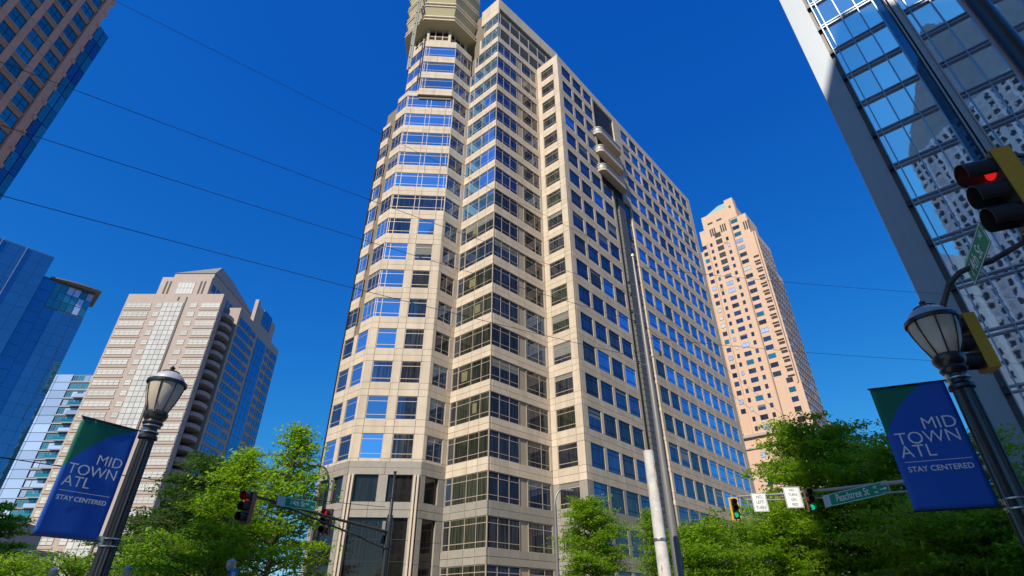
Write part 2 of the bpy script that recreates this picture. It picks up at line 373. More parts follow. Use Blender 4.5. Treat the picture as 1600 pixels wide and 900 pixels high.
plaza = G('concrete'); plaza.v = [(-120, -60, 0.0), (120, -60, 0.0), (120, 150, 0.0), (-120, 150, 0.0)]; plaza.f = [[0, 1, 2, 3]]; plaza.m = [0]; struct('pavement', plaza)
road('road', CX, -48.4, 9.0, -140, 160, 0.008, 'asphalt'); road('road', CX, 41.6, 9.0, -120, 9 - 18.01, 0.008, 'asphalt'); road('road', CX, 41.6, 9.0, 9.01, 220, 0.008, 'asphalt')
for az in (-48.4, 41.6):
    for q in (-26, -34, -42, 14, 22, 30, 38):
        g = G('paint_white'); g.v = ribbon(CX, az, 0.08, q, q + 3, 0.014); g.f = [[0, 1, 2, 3]]; g.m = [0]; struct('road_marking', g)
for az, s in ((-48.4, 1), (-48.4, -1), (41.6, 1), (41.6, -1)):
    u = Vector((math.sin(R(az)), math.cos(R(az)), 0))
    for j in range(9):
        n = Vector((u.y, -u.x, 0)); c = Vector(CX) + u * (s * 11.2) + n * (-7.2 + j * 1.8)
        g = G('paint_white'); g.v = ribbon(c, az, 0.3, -1.4, 1.4, 0.014); g.f = [[0, 1, 2, 3]]; g.m = [0]; struct('road_marking', g)
# kerbs either side of the four road arms
for az in (-48.4, 41.6):
    u = Vector((math.sin(R(az)), math.cos(R(az)), 0)); n = Vector((u.y, -u.x, 0))
    for sgn in (1, -1):
        for L0, L1 in ((-110, -11), (11, 150)):
            g = G('concrete'); a = Vector(CX) + u * L0 + n * sgn * 9.1; b = Vector(CX) + u * L1 + n * sgn * 9.1; w = n * 0.1
            g.prism([(a - w)[:2], (a + w)[:2], (b + w)[:2], (b - w)[:2]], 0.0, 0.14); struct('kerb', g)

# ------------------------------------------------------------ the office tower in the middle
AU = Vector((math.sin(R(-48.4)), math.cos(R(-48.4)))); BU = Vector((math.sin(R(41.6)), math.cos(R(41.6))))
C2 = Vector((7.627, 56.0))
P = lambda al, be: C2 + AU * al + BU * be
def inset(pts, d):
    """pts anticlockwise; moves every edge inwards by d."""
    n = len(pts); out = []
    for i in range(n):
        a, b, c = Vector(pts[i - 1]), Vector(pts[i]), Vector(pts[(i + 1) % n])
        u1 = (b - a).normalized(); u2 = (c - b).normalized(); n1 = Vector((-u1.y, u1.x)); n2 = Vector((-u2.y, u2.x))
        den = u1.x * u2.y - u1.y * u2.x
        if abs(den) < 1e-6: out.append(b + n1 * d); continue
        q = (b + n2 * d) - (a + n1 * d); t = (q.x * u2.y - q.y * u2.x) / den; out.append(a + n1 * d + u1 * t)
    return out
def ccw(pts):
    s = sum(pts[i][0] * pts[(i + 1) % len(pts)][1] - pts[(i + 1) % len(pts)][0] * pts[i][1] for i in range(len(pts)))
    return pts if s > 0 else list(reversed(pts))
B = Building('office_tower', 'tall cream stone office tower with stepped corner bays, filling the middle of the view', 'office tower', (5, 70))
pF, pC2, pI, pC1, pS, pR, pL, pE = P(0, 49.6), P(0, 0), P(4.38, 0), P(5.0, -9.3), P(11.05, -9.35), P(11.05, -12.5), P(16.04, -17.49), P(21.44, -17.49)
pE2 = P(18.4, -17.49); uR, uL, uE = P(11.02, -12.95), P(14.6, -16.53), P(18.4, -16.53); uS = P(11.02, -9.35)
DEP = 0.3
body = G('stone_joint', 'roof_grey')
body.prism(inset(ccw([pF, pC2, pI, pC1, pS, pR, pL, pE2, P(18.4, 49.6)]), DEP), 0, 68.6)
body.prism(inset(ccw([pF, pC2, pI, pC1, uS, uR, uL, uE, P(18.4, 49.6)]), DEP), 69.0, 82.4)
body.prism(inset(ccw([P(18.1, -17.49), pE, P(21.44, 8), P(18.1, 8)]), DEP), 0, 69.3)
body.prism(inset(ccw([pC1, pS, P(11.05, 7), P(3.93, 7)]), DEP), 82.4, 93.6)
B.part('wall', body)
fE, fB, fR, fVL, fVR, fW, fLong = Face(pE, pL), Face(pL, pR), Face(pR, pS), Face(pS, pC1), Face(pC1, pI), Face(pI, pC2), Face(pC2, pF)
fuE, fuB, fuR = Face(uE, uL), Face(uL, uR), Face(uR, uS)
rg = random.Random(3)
def band(F, z0, z1, x0, x1, joints, m='stone_tan', rows=2, d=0.0):
    xs = sorted(set([x0] + [j for j in joints if x0 + 0.25 < j < x1 - 0.25] + [x1]))
    for r in range(rows):
        a = z0 + (z1 - z0) * r / rows; b = z0 + (z1 - z0) * (r + 1) / rows
        for i in range(len(xs) - 1): panel(B, F, xs[i], xs[i + 1], a, b, m, DEP, d)
def storey(F, k, ops, x0, x1, glassf, m='stone_tan', joints=None, lo=-0.87, hi=1.64, frame='frame_tan', pier=None):
    """one floor: spandrel below, piers, windows. ops: (xa, xb, mullions)."""
    zs, z0, z1 = 4 * k - 4 + hi, 4 * k + lo, 4 * k + hi
    js = joints if joints is not None else [q for o in ops for q in o[:2]]
    band(F, zs, z0, x0, x1, js, m)
    e = x0
    for (a, b, vs_) in ops:
        if b - a < 0.3: continue
        if a - e > 0.06: panel(B, F, e, a, z0, z1, pier or m, DEP - (0.14 if pier else 0), -0.14 if pier else -0.002)
        window(B, F, max(a, 0.02), min(b, F.W - 0.02), z0, z1, glassf(k, a), frame, vs=tuple(r2(v - max(a, 0.02)) for v in vs_)); e = b
    if x1 - e > 0.06: panel(B, F, e, x1, z0, z1, m, DEP, -0.002)
W = fB.W
def g_bayL(k, x): return pick(rg, [('glass_sky', 0.9), ('glass_navy', 0.1)]) if x < 2 or k > 9 else pick(rg, [('glass_navy', 0.45), ('glass_drape', 0.55)])  # pane tints by column and floor stand in for reflections
for k in range(4, 18):
    if k <= 7: ops = [(0.82, 2.99, ()), (3.9, 6.05, ())]
    elif k <= 11: ops = [(0.0, 2.99, (0.26, 0.82)), (3.9, 6.05, ())]
    else: ops = [(0.0, W, (0.2, 0.85, 3.1, 3.72, 5.95, 6.65))]
    storey(fB, k, ops, 0, W, g_bayL, joints=[0.82, 2.99, 3.9, 6.05])
    gl = lambda k, x: pick(rg, [('glass_sky', 0.6), ('glass_navy', 0.4)])
    if k <= 7: storey(fE, k, [(0.25, 2.2, ()), (2.95, 4.95, ())], 0, fE.W, gl)
    else:
        if k <= 16: storey(fE, k, [(0, 1.95, (0.9,))], 0, 1.95, gl)
        storey(fE, k, [(3.04, fE.W, (0.9 + 3.04, 4.7))], 3.04, fE.W, gl)
    storey(fR, k, [(0.42, 2.55, (1.45,))] if k <= 11 else [(0.1, 2.7, (1.45,))], 0, fR.W, lambda k, x: pick(rg, [('glass_navy', 0.7), ('glass_drape', 0.3)]))
for F, w in ((fB, fB.W), (fR, fR.W)): band(F, 4 * 18 - 2.4, 70.4, 0, w, [2.2, 4.6], rows=1)
band(fE, 69.6, 70.4, 3.04, fE.W, [], rows=1); band(fE, 66.0 - 0.4, 66.4, 0, 1.95, [], rows=1)
B.part('ledge', G('stone_tan').prism(ccw([pE2, pL, pR, pS, P(11.0, -9.6), P(18.4, -9.6)]), 70.4, 70.7))
# the upper, slightly overhanging stages of the corner bay
for k in range(18, 21):
    storey(fuB, k, [(0.0, fuB.W, (0.3, 0.75))], 0, fuB.W, lambda k, x: 'glass_sky', joints=[2.3])
    storey(fuE, k, [(0, fuE.W, (1.6, 3.2))], 0, fuE.W, lambda k, x: pick(rg, [('glass_sky', 0.6), ('glass_navy', 0.4)]), joints=[1.6])
    storey(fuR, k, [(0.0, fuR.W, (1.3, 2.8))], 0, fuR.W, lambda k, x: 'glass_navy', joints=[1.9])
for F in (fuB, fuE, fuR): band(F, 81.6, 83.1, 0, F.W, [F.W / 2], rows=1)
# stepped prow: left flank, right flank
for k in range(1, 23):
    stone = 'stone_tan' if k >= 4 else 'stone_grey'
    def gvl(k, x): return 'glass_olive' if k <= 9 and x > 0.9 else ('glass_sky' if k > 11 else pick(rg, [('glass_navy', 0.6), ('glass_drape', 0.4)]))  # olive below, blue above: reflected building and sky put into the tint
    x0 = 0 if k < 20 else (k - 19) * 0.9
    storey(fVL, k, [(x0 + 0.12, 1.05 + x0 * 0.6, ()), (1.09 + x0 * 0.6, fVL.W, (3.1, 4.6))], x0, fVL.W, gvl, stone, joints=[1.05, 3.1, 4.6], lo=-0.98, hi=1.72)
    gvr = lambda k, x: 'glass_navy' if x < 3 and k > 2 else pick(rg, [('glass_drape', 0.7), ('glass_navy', 0.3)])
    if k <= 20: storey(fVR, k, [(0.0, 4.35, (1.45, 2.9)), (5.5, 9.0, (7.7,))], DEP, fVR.W, gvr, stone, joints=[1.5, 2.8, 4.25, 5.45, 7], lo=-0.98, hi=1.72, pier='stone_brown')
    else:
        zs, z0, z1 = 4 * k - 2.28, 4 * k - 0.98, 4 * k + 1.72
        fv = Face(pC1, P(3.97, 6.2)); band(fv, zs, z0, DEP, fv.W, [3 * i for i in range(1, 10)])
        for j in range(5): panel(B, fv, 0.35, fv.W, z0 + j * 0.45 + 0.1, z0 + j * 0.45 + 0.34, 'louver_grey', 0.12, -0.05, name='louver')
        for j in range(7): panel(B, fv, 0.4 + j * 2.3, 0.62 + j * 2.3, z0, z1, 'steel_light', 0.1, 0.02, name='brace')
band(fVL, 89.6, 91.4, 2.0, fVL.W, [4], rows=1); band(fVL, 91.4, 94.0, 2.0, fVL.W, [4], rows=1); fv = Face(pC1, P(3.97, 6.2)); band(fv, 91.2, 94.0, DEP, fv.W, [3 * i for i in range(1, 10)], rows=1)
band(fVL, 0.0, 1.6, 0, fVL.W, [3], 'stone_grey', 1); band(fVR, 0, 1.6, DEP, fVR.W, [3, 6], 'stone_grey', 1)
for k, x, w in ((9, 2.1, 1.0), (6, 1.6, 0.9), (8, 3.3, 0.8), (11, 2.3, 0.9), (5, 3.5, 0.6)):  # glowing patches paint lit rooms onto the panes
    part_at = G('room_light'); part_at.box(0, w, 0, 0.01, 0, 1.1); M = fVL.M(x, -0.075, 4 * k - 0.2); part_at.v = [tuple(M @ Vector(v)) for v in part_at.v]; B.part('lit_blind', part_at)
# wing front and the long flank
def ops_long(k):
    L = [1.12 + 3.15 * i for i in range(4)]
    if k >= 16: L = L[:3]
    Rr = [19.8 + 3.16 * i for i in range(9)]
    return L, Rr
for k in range(1, 21):
    stone = 'stone_tan' if k >= 4 else 'stone_grey'
    storey(fW, k, [(0.8, 3.4, ())] if k > 2 else [(0.9, 3.2, (1.2,))], 0, fW.W, lambda k, x: pick(rg, [('glass_olive', 0.45), ('glass_drape', 0.55)]), stone, joints=[0.8, 3.4])
    L, Rr = ops_long(k)
    wl = 2.56
    def gl(k, x):  # sky and dark reflections painted by tint per floor and column
        if x < 14: return pick(rg, [('glass_navy', 0.7), ('glass_drape', 0.22), ('glass_sky', 0.08)]) if k > 6 else pick(rg, [('glass_navy', 0.35), ('glass_drape', 0.65)])
        if k > 13 + (x - 17) * 0.12: return pick(rg, [('glass_navy', 0.6), ('glass_sky', 0.4)])
        return pick(rg, [('glass_sky', 0.93), ('glass_navy', 0.07)]) if 4 * k > 34 - (x - 19) * 1.1 else pick(rg, [('glass_navy', 0.5), ('glass_drape', 0.5)])
    storey(fLong, k, [(a, a + wl, ()) for a in L], DEP, L[-1] + wl + (0.65 if k < 16 else 0.5), gl, stone, joints=[q for a in L for q in (a, a + wl)], frame='frame_dark')
    storey(fLong, k, [(a, a + wl, ()) for a in Rr], 19.15 if k < 16 else 17.3, fLong.W, gl, stone, joints=[q for a in Rr for q in (a, a + wl)], frame='frame_dark')
band(fW, 81.6, 83.35, 0, fW.W, [2.2], rows=1); band(fLong, 81.6, 83.35, DEP, fLong.W, [3.15 * i for i in range(1, 16)], rows=1)
band(fW, 0.0, 1.6, 0, fW.W, [], 'stone_grey', 1); band(fLong, 0, 1.6, DEP, fLong.W, [6 * i for i in range(1, 8)], 'stone_grey', 1)
# recessed slot with a louvred stair shaft, and the balconies above it
B.part('roof', G('roof_grey').prism(inset(ccw([pF, pC2, P(4.38, 9), P(18.2, 9), P(18.2, 49.6)]), 0.4), 82.4, 82.9))
slot = G('louver_grey', 'dark_void')
for z in np.arange(0.4, 61.0, 0.8):
    M = fLong.M(15.0, 0.0, z); a = len(slot.v); slot.box(0, 2.0, -0.02, 0.32, 0, 0.74, 0)
    for i in range(a, len(slot.v)): slot.v[i] = tuple(M @ Vector(slot.v[i]))
B.part('stair_shaft', slot)
for k in range(1, 16): window(B, fLong, 17.15, 19.0, 4 * k - 1.6, 4 * k + 1.9, 'glass_navy', 'frame_dark', d=-0.2)
rb = G('dark_void'); M = fLong.M(10.2, -0.22, 61.5); rb.box(0, 7.0, 0, 0.05, 0, 19.6); rb.v = [tuple(M @ Vector(v)) for v in rb.v]; B.part('recess_shade', rb)  # near-black sheet paints the depth shade behind the balconies
for i, z in enumerate((63.2, 67.5, 71.8)):
    g = G('steel_light', 'stone_tan'); pts = []
    for a in np.linspace(-90, -180, 7): pts.append((0.8 + 0.8 * math.cos(R(a)), -0.2 + 0.9 * math.sin(R(a))))
    pts += [(0, 0.1), (7.4, 0.1)] + [(6.6 + 0.8 * math.cos(R(a)), -0.2 + 0.9 * math.sin(R(a))) for a in np.linspace(0, -90, 7)]
    pts = ccw(pts); g.prism(pts, 0, 0.45, 1); g.prism(inset(pts, 0.08), 0.45, 0.52, 1); g.prism(inset(pts, 0.02), 0.55, 1.25, 0); g.prism(inset(pts, -0.06), 1.27, 1.42, 1)
    M = fLong.M(9.6, 0.0, z); g.v = [tuple(M @ Vector(v)) for v in g.v]; B.part('balcony', g)
pl = G('stone_tan')
for x, w in ((9.95, 0.35), (17.0, 0.5)): 
    M = fLong.M(x, 0.02, 61.6); a = len(pl.v); pl.box(0, w, 0, 0.3, 0, 20); pl.v[a:] = [tuple(M @ Vector(v)) for v in pl.v[a:]]
B.part('pier', pl)
# grey limestone base of the corner bay: open loggia, clustered piers
def bloc(F, x0, x1, z0, z1, m, t, d, nm='base_pier'): panel(B, F, x0, x1, z0, z1, m, t, d, 0.02, nm)
for F, ws in ((fB, (0, fB.W)), (fE, (0, fE.W)), (fR, (0, fR.W))):
    band(F, 13.6, 14.9, ws[0], ws[1], [ws[1] / 2], 'stone_grey', 2, 0.05); band(F, 9.7, 11.1, ws[0], ws[1], [ws[1] / 3, 2 * ws[1] / 3], 'stone_grey', 2, 0.05)
for x0, x1 in ((0, 0.72), (2.98, 3.9), (6.3, 7.02)): bloc(fB, x0, x1, 11.1, 13.6, 'stone_grey', 0.35, 0.03)
for x in (0.12, 0.45, 6.42, 6.74): bloc(fB, x, x + 0.2, 0, 13.6, 'stone_tan', 0.2, 0.24, 'base_rib')
for x0, x1 in ((0, 0.75), (6.2, 7.0)):
    for j in range(5): bloc(fB, x0, x1, j * 1.94, j * 1.94 + 1.93, 'stone_grey', 0.6, 0.03)
for x0, x1 in ((0, 0.5), (2.3, 2.95), (4.7, 5.38)): bloc(fE, x0, x1, 11.1, 13.6, 'stone_grey', 0.35, 0.03)
for x0, x1 in ((4.6, 5.38), (0, 0.6)):
    for j in range(5): bloc(fE, x0, x1, j * 1.94, j * 1.94 + 1.93, 'stone_grey', 0.6, 0.03)
for x0, x1 in ((0.02, 0.6), (2.3, 3.1)):
    bloc(fR, x0, x1, 11.1, 13.6, 'stone_grey', 0.35, 0.03)
    for j in range(5): bloc(fR, x0, x1, j * 1.94, j * 1.94 + 1.93, 'stone_grey', 0.6, 0.03)
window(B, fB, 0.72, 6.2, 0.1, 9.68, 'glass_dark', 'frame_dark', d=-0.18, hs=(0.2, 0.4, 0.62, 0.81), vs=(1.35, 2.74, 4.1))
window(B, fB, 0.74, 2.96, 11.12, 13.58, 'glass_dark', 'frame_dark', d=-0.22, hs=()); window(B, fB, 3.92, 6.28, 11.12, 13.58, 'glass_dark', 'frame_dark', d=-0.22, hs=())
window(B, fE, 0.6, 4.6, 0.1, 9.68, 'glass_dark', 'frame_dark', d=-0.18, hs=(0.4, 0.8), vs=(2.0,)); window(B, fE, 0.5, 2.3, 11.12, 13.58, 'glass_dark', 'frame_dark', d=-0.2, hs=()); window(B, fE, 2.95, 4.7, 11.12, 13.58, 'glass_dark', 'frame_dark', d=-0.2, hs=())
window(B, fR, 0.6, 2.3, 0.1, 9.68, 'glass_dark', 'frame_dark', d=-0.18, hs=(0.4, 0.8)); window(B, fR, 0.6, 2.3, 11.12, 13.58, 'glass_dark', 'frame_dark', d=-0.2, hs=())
# crown: ringed octagonal lantern over the corner bay
cn = Vector((-8.78, 53.06)) + Vector((math.sin(R(-93.4)), math.cos(R(-93.4)))) * 3.45 - Vector((math.sin(R(176.6)), math.cos(R(176.6)))) * 5.36
def octo(r, rot=176.6 + 22.5): return [(cn.x + r * math.cos(R(90 - rot + 45 * i)), cn.y + r * math.sin(R(90 - rot + 45 * i))) for i in range(8)]
K = 1 / math.cos(R(22.5))
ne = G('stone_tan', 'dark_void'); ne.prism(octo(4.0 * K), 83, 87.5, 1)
for i in range(8):
    q = octo(4.35 * K)[i]; ne.box(q[0] - 0.22, q[0] + 0.22, q[1] - 0.22, q[1] + 0.22, 82.9, 87.4, 0)
    a, b = Vector(octo(4.3 * K)[i]), Vector(octo(4.3 * K)[(i + 1) % 8])
    for t in (0.33, 0.67): q = a.lerp(b, t); ne.box(q.x - 0.09, q.x + 0.09, q.y - 0.09, q.y + 0.09, 82.9, 87.4, 0)
ne.prism(octo(4.5 * K), 82.9, 83.9, 0); ne.prism(octo(4.38 * K), 84.9, 85.05, 0)
B.part('crown_neck', ne)
z = 87.0; rr = 6.16
for i in range(4):
    g = G('soffit_yellow', 'stone_tan'); r = rr * K + 0.12 * i
    g.prism(octo(4.3 * K if i == 0 else r - 1.0), z - 0.35 if i == 0 else z - 2.2, z, 0, octo(r - 0.1)); g.prism(octo(r), z + 0.003, z + 0.3, 1); g.prism(octo(r - 0.3), z + 0.3, z + 0.95, 0); g.prism(octo(r - 0.05), z + 0.95, z + 1.25, 1)
    B.part('crown_ring', g); z += 3.7
ma = G('louver_grey')
for dx in (0, 0.55):
    q = Vector((-15.8, 51.5)) + AU * (dx - 0.25); ma.box(q.x - 0.13, q.x + 0.13, q.y - 0.13 - 0.1, q.y + 0.13 - 0.1, 73.0, 112)
q0 = Vector((-15.8, 51.5)) + AU * 0.02
for z in np.arange(76, 111, 3): ma.box(q0.x - 0.25, q0.x + 0.25, q0.y - 0.17, q0.y - 0.03, z, z + 0.18)
B.part('mast', ma)
B.part('edge_trim', G('frame_dark').tube([(pE.x, pE.y, 14), (pE.x, pE.y, 66)], 0.12, 6))
B.finish(limits={'louver': 40, 'brace': 60})

# ------------------------------------------------------------ curtain walls
def curtain(B, F, x0, x1, z0, z1, nx, nz, glasses, gap=0.12, d=0.0, rng=random.Random(5), name='glass_panel', t=0.08):
    w = (x1 - x0) / nx; h = (z1 - z0) / nz
    for i in range(nx):
        for j in range(nz):
            panel(B, F, x0 + i * w, x0 + (i + 1) * w, z0 + j * h, z0 + (j + 1) * h, pick(rng, glasses), t, d, gap, name)
def part_local(B, F, name, g, x, d, z, **k):
    M = F.M(x, d, z); g.v = [tuple(M @ Vector(v)) for v in g.v]; return B.part(name, g, **k)

# ------------------------------------------------------------ peach apartment tower, right of centre
T = Building('apartment_tower', 'slender peach stone apartment tower with stepped top and gold medallions, behind the office tower', 'apartment tower', (80, 160))
pc = Vector((86.45, 150.0)); Q = lambda t, b: pc + AU * t + BU * b
g = G('peach_stone', 'copper_green')
g.prism(ccw([Q(0, 0), Q(20.6, 0), Q(20.6, 19.3), Q(0, 19.3)]), 0, 108)
g.prism(ccw([Q(0.02, 0.02), Q(20.2, 0.02), Q(20.2, 15), Q(0.02, 15)]), 108, 119)
g.prism(ccw([Q(1.5, 0.04), Q(19.2, 0.04), Q(19.2, 11), Q(1.5, 11)]), 119, 128)
g.prism(ccw([Q(4.4, 0.06), Q(17.3, 0.06), Q(17.3, 7.5), Q(4.4, 7.5)]), 128, 134)
g.prism(ccw([Q(4.5, -0.1), Q(7.6, -0.1), Q(7.6, 3), Q(4.5, 3)]), 128, 137.2)
g.prism(ccw([Q(0, 19.3), Q(12, 19.3), Q(12, 28.8), Q(0, 28.8)]), 0, 55)
T.part('wall', g)
T.part('roof', G('copper_green').prism(ccw([Q(7.6, 0.8), Q(16.8, 0.8), Q(16.8, 7), Q(7.6, 7)]), 134.0, 138.5, 0, [Q(8.0, 3), Q(8.0, 3.2), Q(11, 3.2), Q(11, 3)][:4]))
fp = Face(Q(20.6, 0), Q(0, 0)); fs = Face(Q(0, 0), Q(0, 19.3)); X = lambda t: 20.6 - t
rg = random.Random(11); GP = [('glass_navy', 0.42), ('glass_drape', 0.32), ('glass_bright', 0.06), ('glass_pale', 0.14), ('glass_teal', 0.06)]
tw = lambda x, z, w, h, gl=None, F=fp, nm='window': window(T, F, x - w / 2, x + w / 2, z, z + h, gl or pick(rg, GP), 'frame_dark', d=0.09, hs=(), fw=0.05, vs=(r2(w / 2),) if w > 1.8 else (), name=nm)
fl = 3.02; zz = [50.2 + fl * i for i in range(26)]
for i, z in enumerate(zz):
    if i < 24:
        if i > 1: tw(X(18.5), z, 1.5, 1.5)
        tw(X(15.9), z + 0.1, 0.9, 1.4); tw(X(9.8), z + 0.1, 0.95, 1.4)
        if z < 108: tw(X(12.8), z, 2.3, 1.5)
    if z > 63: tw(X(5.9), z + 0.1, 2.4, 1.5)
    if z < 63: tw(X(2.9), z + 0.3, 1.9, 1.5)
for i in range(6): tw(X(12.8), 107.6 + 3.02 * i, 2.3, 1.9, 'dark_void', nm='balcony_opening')  # near-black panes paint the shade inside the balconies
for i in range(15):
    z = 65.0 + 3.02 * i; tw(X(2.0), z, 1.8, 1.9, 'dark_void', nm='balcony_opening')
    panel(T, fp, X(3.0), X(1.0), z - 0.35, z + 0.75, 'peach_stone', 0.5, 0.5, 0, 'balcony')
for x, n in ((15.3, 3), (11.3, 3), (3.2, 3)):
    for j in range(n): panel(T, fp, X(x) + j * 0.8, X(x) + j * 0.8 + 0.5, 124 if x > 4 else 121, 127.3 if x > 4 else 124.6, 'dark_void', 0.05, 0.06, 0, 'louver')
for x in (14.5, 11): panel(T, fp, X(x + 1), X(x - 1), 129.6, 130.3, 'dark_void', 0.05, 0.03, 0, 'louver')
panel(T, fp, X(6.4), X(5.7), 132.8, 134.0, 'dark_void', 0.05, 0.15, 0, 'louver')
# stone ribs that split the front, cornice, medallions, rust runs
for x, z0, z1, w in ((8.0, 49.5, 128, 0.35), (11.0, 0, 0, 0), (1.0, 62, 119, 0.3), (17.2, 50, 122, 0.12), (20.3, 50, 108, 0.3)):
    if w: panel(T, fp, X(x), X(x) + w, z0, z1, 'peach_stone', 0.5, 0.35, 0, 'rib')
for gx, g0, g1 in ((7.55, 50, 134), (0.75, 62, 119), (17.35, 62, 122)): panel(T, fp, X(gx), X(gx) + 0.28, g0, g1, 'fin_brown', 0.05, 0.04, 0, 'dark_strip')  # raised dark strips paint the shade of recessed seams
panel(T, fp, -0.6, 21.2, 48.6, 49.4, 'pink_stone', 0.9, 0.8, 0, 'cornice'); panel(T, fp, -0.3, 20.9, 45.2, 45.6, 'pink_stone', 0.5, 0.4, 0, 'cornice')
for x in (16.2, 13.0, 10.0, 3.2):
    md = G('gold', 'peach_stone'); n = 14
    md.tube([(0.75 * math.cos(2 * math.pi * i / n), -0.12, 0.75 * math.sin(2 * math.pi * i / n)) for i in range(n + 1)], 0.16, 6, 0, False)
    md.tube([(0, 0.0, 0), (0, -0.12, 0)], 0.42, 8, 1); part_local(T, fp, 'medallion', md, X(x), 0.0, 47.1)
for z in (42.4, 39.6, 36.8, 34): tw(X(15.8), z, 1.3, 1.4)
for z in (42.4, 39.6): tw(X(9.6), z, 1.3, 1.4)
for x, z0, z1, w in ((10.6, 118.5, 119.4, 1.6), (16.0, 100, 101.6, 1.2), (10.2, 102.5, 103.3, 1.2), (18.6, 110.0, 110.5, 1.1)): panel(T, fp, X(x) - w / 2, X(x) + w / 2, z0, z1, 'rust_stain', 0.04, 0.03, 0, 'stain')
for i in range(36):
    z = 45 + fl * i
    for j in range(8):
        if z + 1.6 < (119 if j < 6 else 107) and z < 117: tw(1.4 + 2.35 * j, z, 1.3, 1.5, F=fs)
    if z < 106: panel(T, fs, 0.3, 19.1, z - 1.0, z - 0.7, 'pink_stone', 0.3, 0.15, 0, 'rib')
T.finish()

# ------------------------------------------------------------ pale stone tower with hipped roof, left
U = Building('stone_tower', 'pale pinkish stone office tower with hipped roof and curved corner balconies, left background', 'office tower', (-95, 145))
x0, x1, y0 = -109.3, -82.14, 130.0
g = G('pink_stone'); g.prism([(x0, y0), (x1, y0), (x1, 132), (-86, 132.0), (-86, 138), (-80.7, 138), (-80.7, 167.8), (x0, 167.8)], 0, 80.5)
g.prism([(-102.1, 130.6), (-87.5, 130.6), (-87.5, 162), (-102.1, 162)], 80.5, 86.6); g.prism([(-82.4, 148.5), (-80.9, 148.5), (-80.9, 161.5), (-82.4, 161.5)], 80.5, 87.0)
g.prism([(-99.3, 131.2), (-87.6, 131.2), (-87.6, 160), (-99.3, 160)], 86.6, 88.3)
g.prism([(-81.9, 146.6), (-80.8, 146.6), (-80.8, 148.3), (-81.9, 148.3)], 80.5, 88.5)
U.part('wall', g)
U.part('roof', G('roof_grey').prism([(-99.5, 131.0), (-87.4, 131.0), (-87.4, 160.2), (-99.5, 160.2)], 88.3, 97.6, 0, [(-93.6, 142), (-93.2, 142), (-93.2, 149), (-93.6, 149)]))
fu = Face((x0, y0), (x1, y0)); fr = Face((-80.7, 138), (-80.7, 167.8)); W2 = fu.W
rg = random.Random(21)
uw = lambda F, a, b, z, h, gl, vs_=(), fr_='frame_tan', d=0.12: window(U, F, a, b, z, z + h, gl, fr_, d=d, hs=(0.5,), fw=0.08, vs=vs_, fd=0.09)
X2 = lambda t: W2 - t
for i in range(25):
    z = 76.0 - 2.88 * i; h = 1.55
    uw(fu, X2(26.6), X2(19.6), z, h, 'glass_bright', (1.4, 2.8, 4.2, 5.6)); uw(fu, X2(18.3), X2(16.5), z, h, 'glass_bright'); uw(fu, X2(8.6), X2(6.6), z, h, 'glass_bright')
    uw(fu, X2(5.5), X2(0.15), z, h, 'glass_bright', (1.3, 2.6, 3.9))
    panel(U, fu, X2(26.9), X2(19.3), z - 0.75, z - 0.35, 'pink_stone', 0.2, 0.15, 0, 'ledge'); panel(U, fu, X2(5.7), X2(0), z - 0.75, z - 0.35, 'pink_stone', 0.2, 0.15, 0, 'ledge')
    b = G('pink_stone'); pts = [(-82.2, 132.1)] + [(-82.2 + 0.1 + 1.5 * math.sin(R(a)), 135 - 2.9 * math.cos(R(a))) for a in np.linspace(5, 175, 8)] + [(-82.2, 137.9), (-85.8, 137.9), (-85.8, 132.1)]
    if i < 20: U.part('balcony', b.prism(ccw(pts), z - 1.4, z - 0.4))
    uw(fr, 1.2, 8.8, z - 0.3, 2.1, 'glass_royal', (1.7, 3.4, 5.1), 'frame_blue'); uw(fr, 9.5, 11.8, z, h, 'glass_royal', (), 'frame_blue'); 
    uw(fr, 21.4, 23.4, z, h, 'glass_royal', (), 'frame_blue'); uw(fr, 24.4, 29.4, z - 0.3, 2.1, 'glass_royal', (1.5, 3.0), 'frame_blue')
U.part('notch_shade', G('dark_void').box(-86.1, -85.95, 132.05, 137.95, 2, 80))  # near-black sheet puts shade into the notch behind the balconies
curtain(U, fu, X2(16.2), X2(10.6), 4.5, 77.6, 4, 50, [('glass_bright', 1)], 0.12, 0.16, t=0.1)
panel(U, fu, X2(10.45), X2(10.0), 2, 79.5, 'dark_void', 0.04, 0.035, 0, 'dark_strip'); panel(U, fu, X2(12.8), X2(12.3), 78.3, 79.5, 'dark_void', 0.04, 0.05, 0, 'dark_strip')  # near-black strips paint the shade of narrow slots
curtain(U, fr, 13.6, 20.2, 4.5, 77.6, 3, 26, [('glass_royal', 1)], 0.1, 0.16)
fp2 = Face((-102.1, 130.6), (-87.5, 130.6)); fp3 = Face((-87.5, 130.6), (-87.5, 148)); fp4 = Face((-80.9, 148.5), (-80.9, 161.5))
uw(fp2, 5.3, 10.2, 80.9, 4.0, 'glass_bright', (1.0, 2.0, 3.0, 4.0))
for a in (1.6, 2.7, 11.6, 12.7): panel(U, fp2, a, a + 0.55, 80.6, 85.2, 'dark_void', 0.05, 0.03, 0, 'dark_strip')
for i in range(6): uw(fp3, 1.3 + 2.7 * i, 3.1 + 2.7 * i, 82.6, 2.2, 'glass_royal', (), 'frame_blue')
uw(fp4, 3.2, 9.4, 82.4, 5.2, 'glass_royal', (2, 4), 'frame_blue')
U.finish()

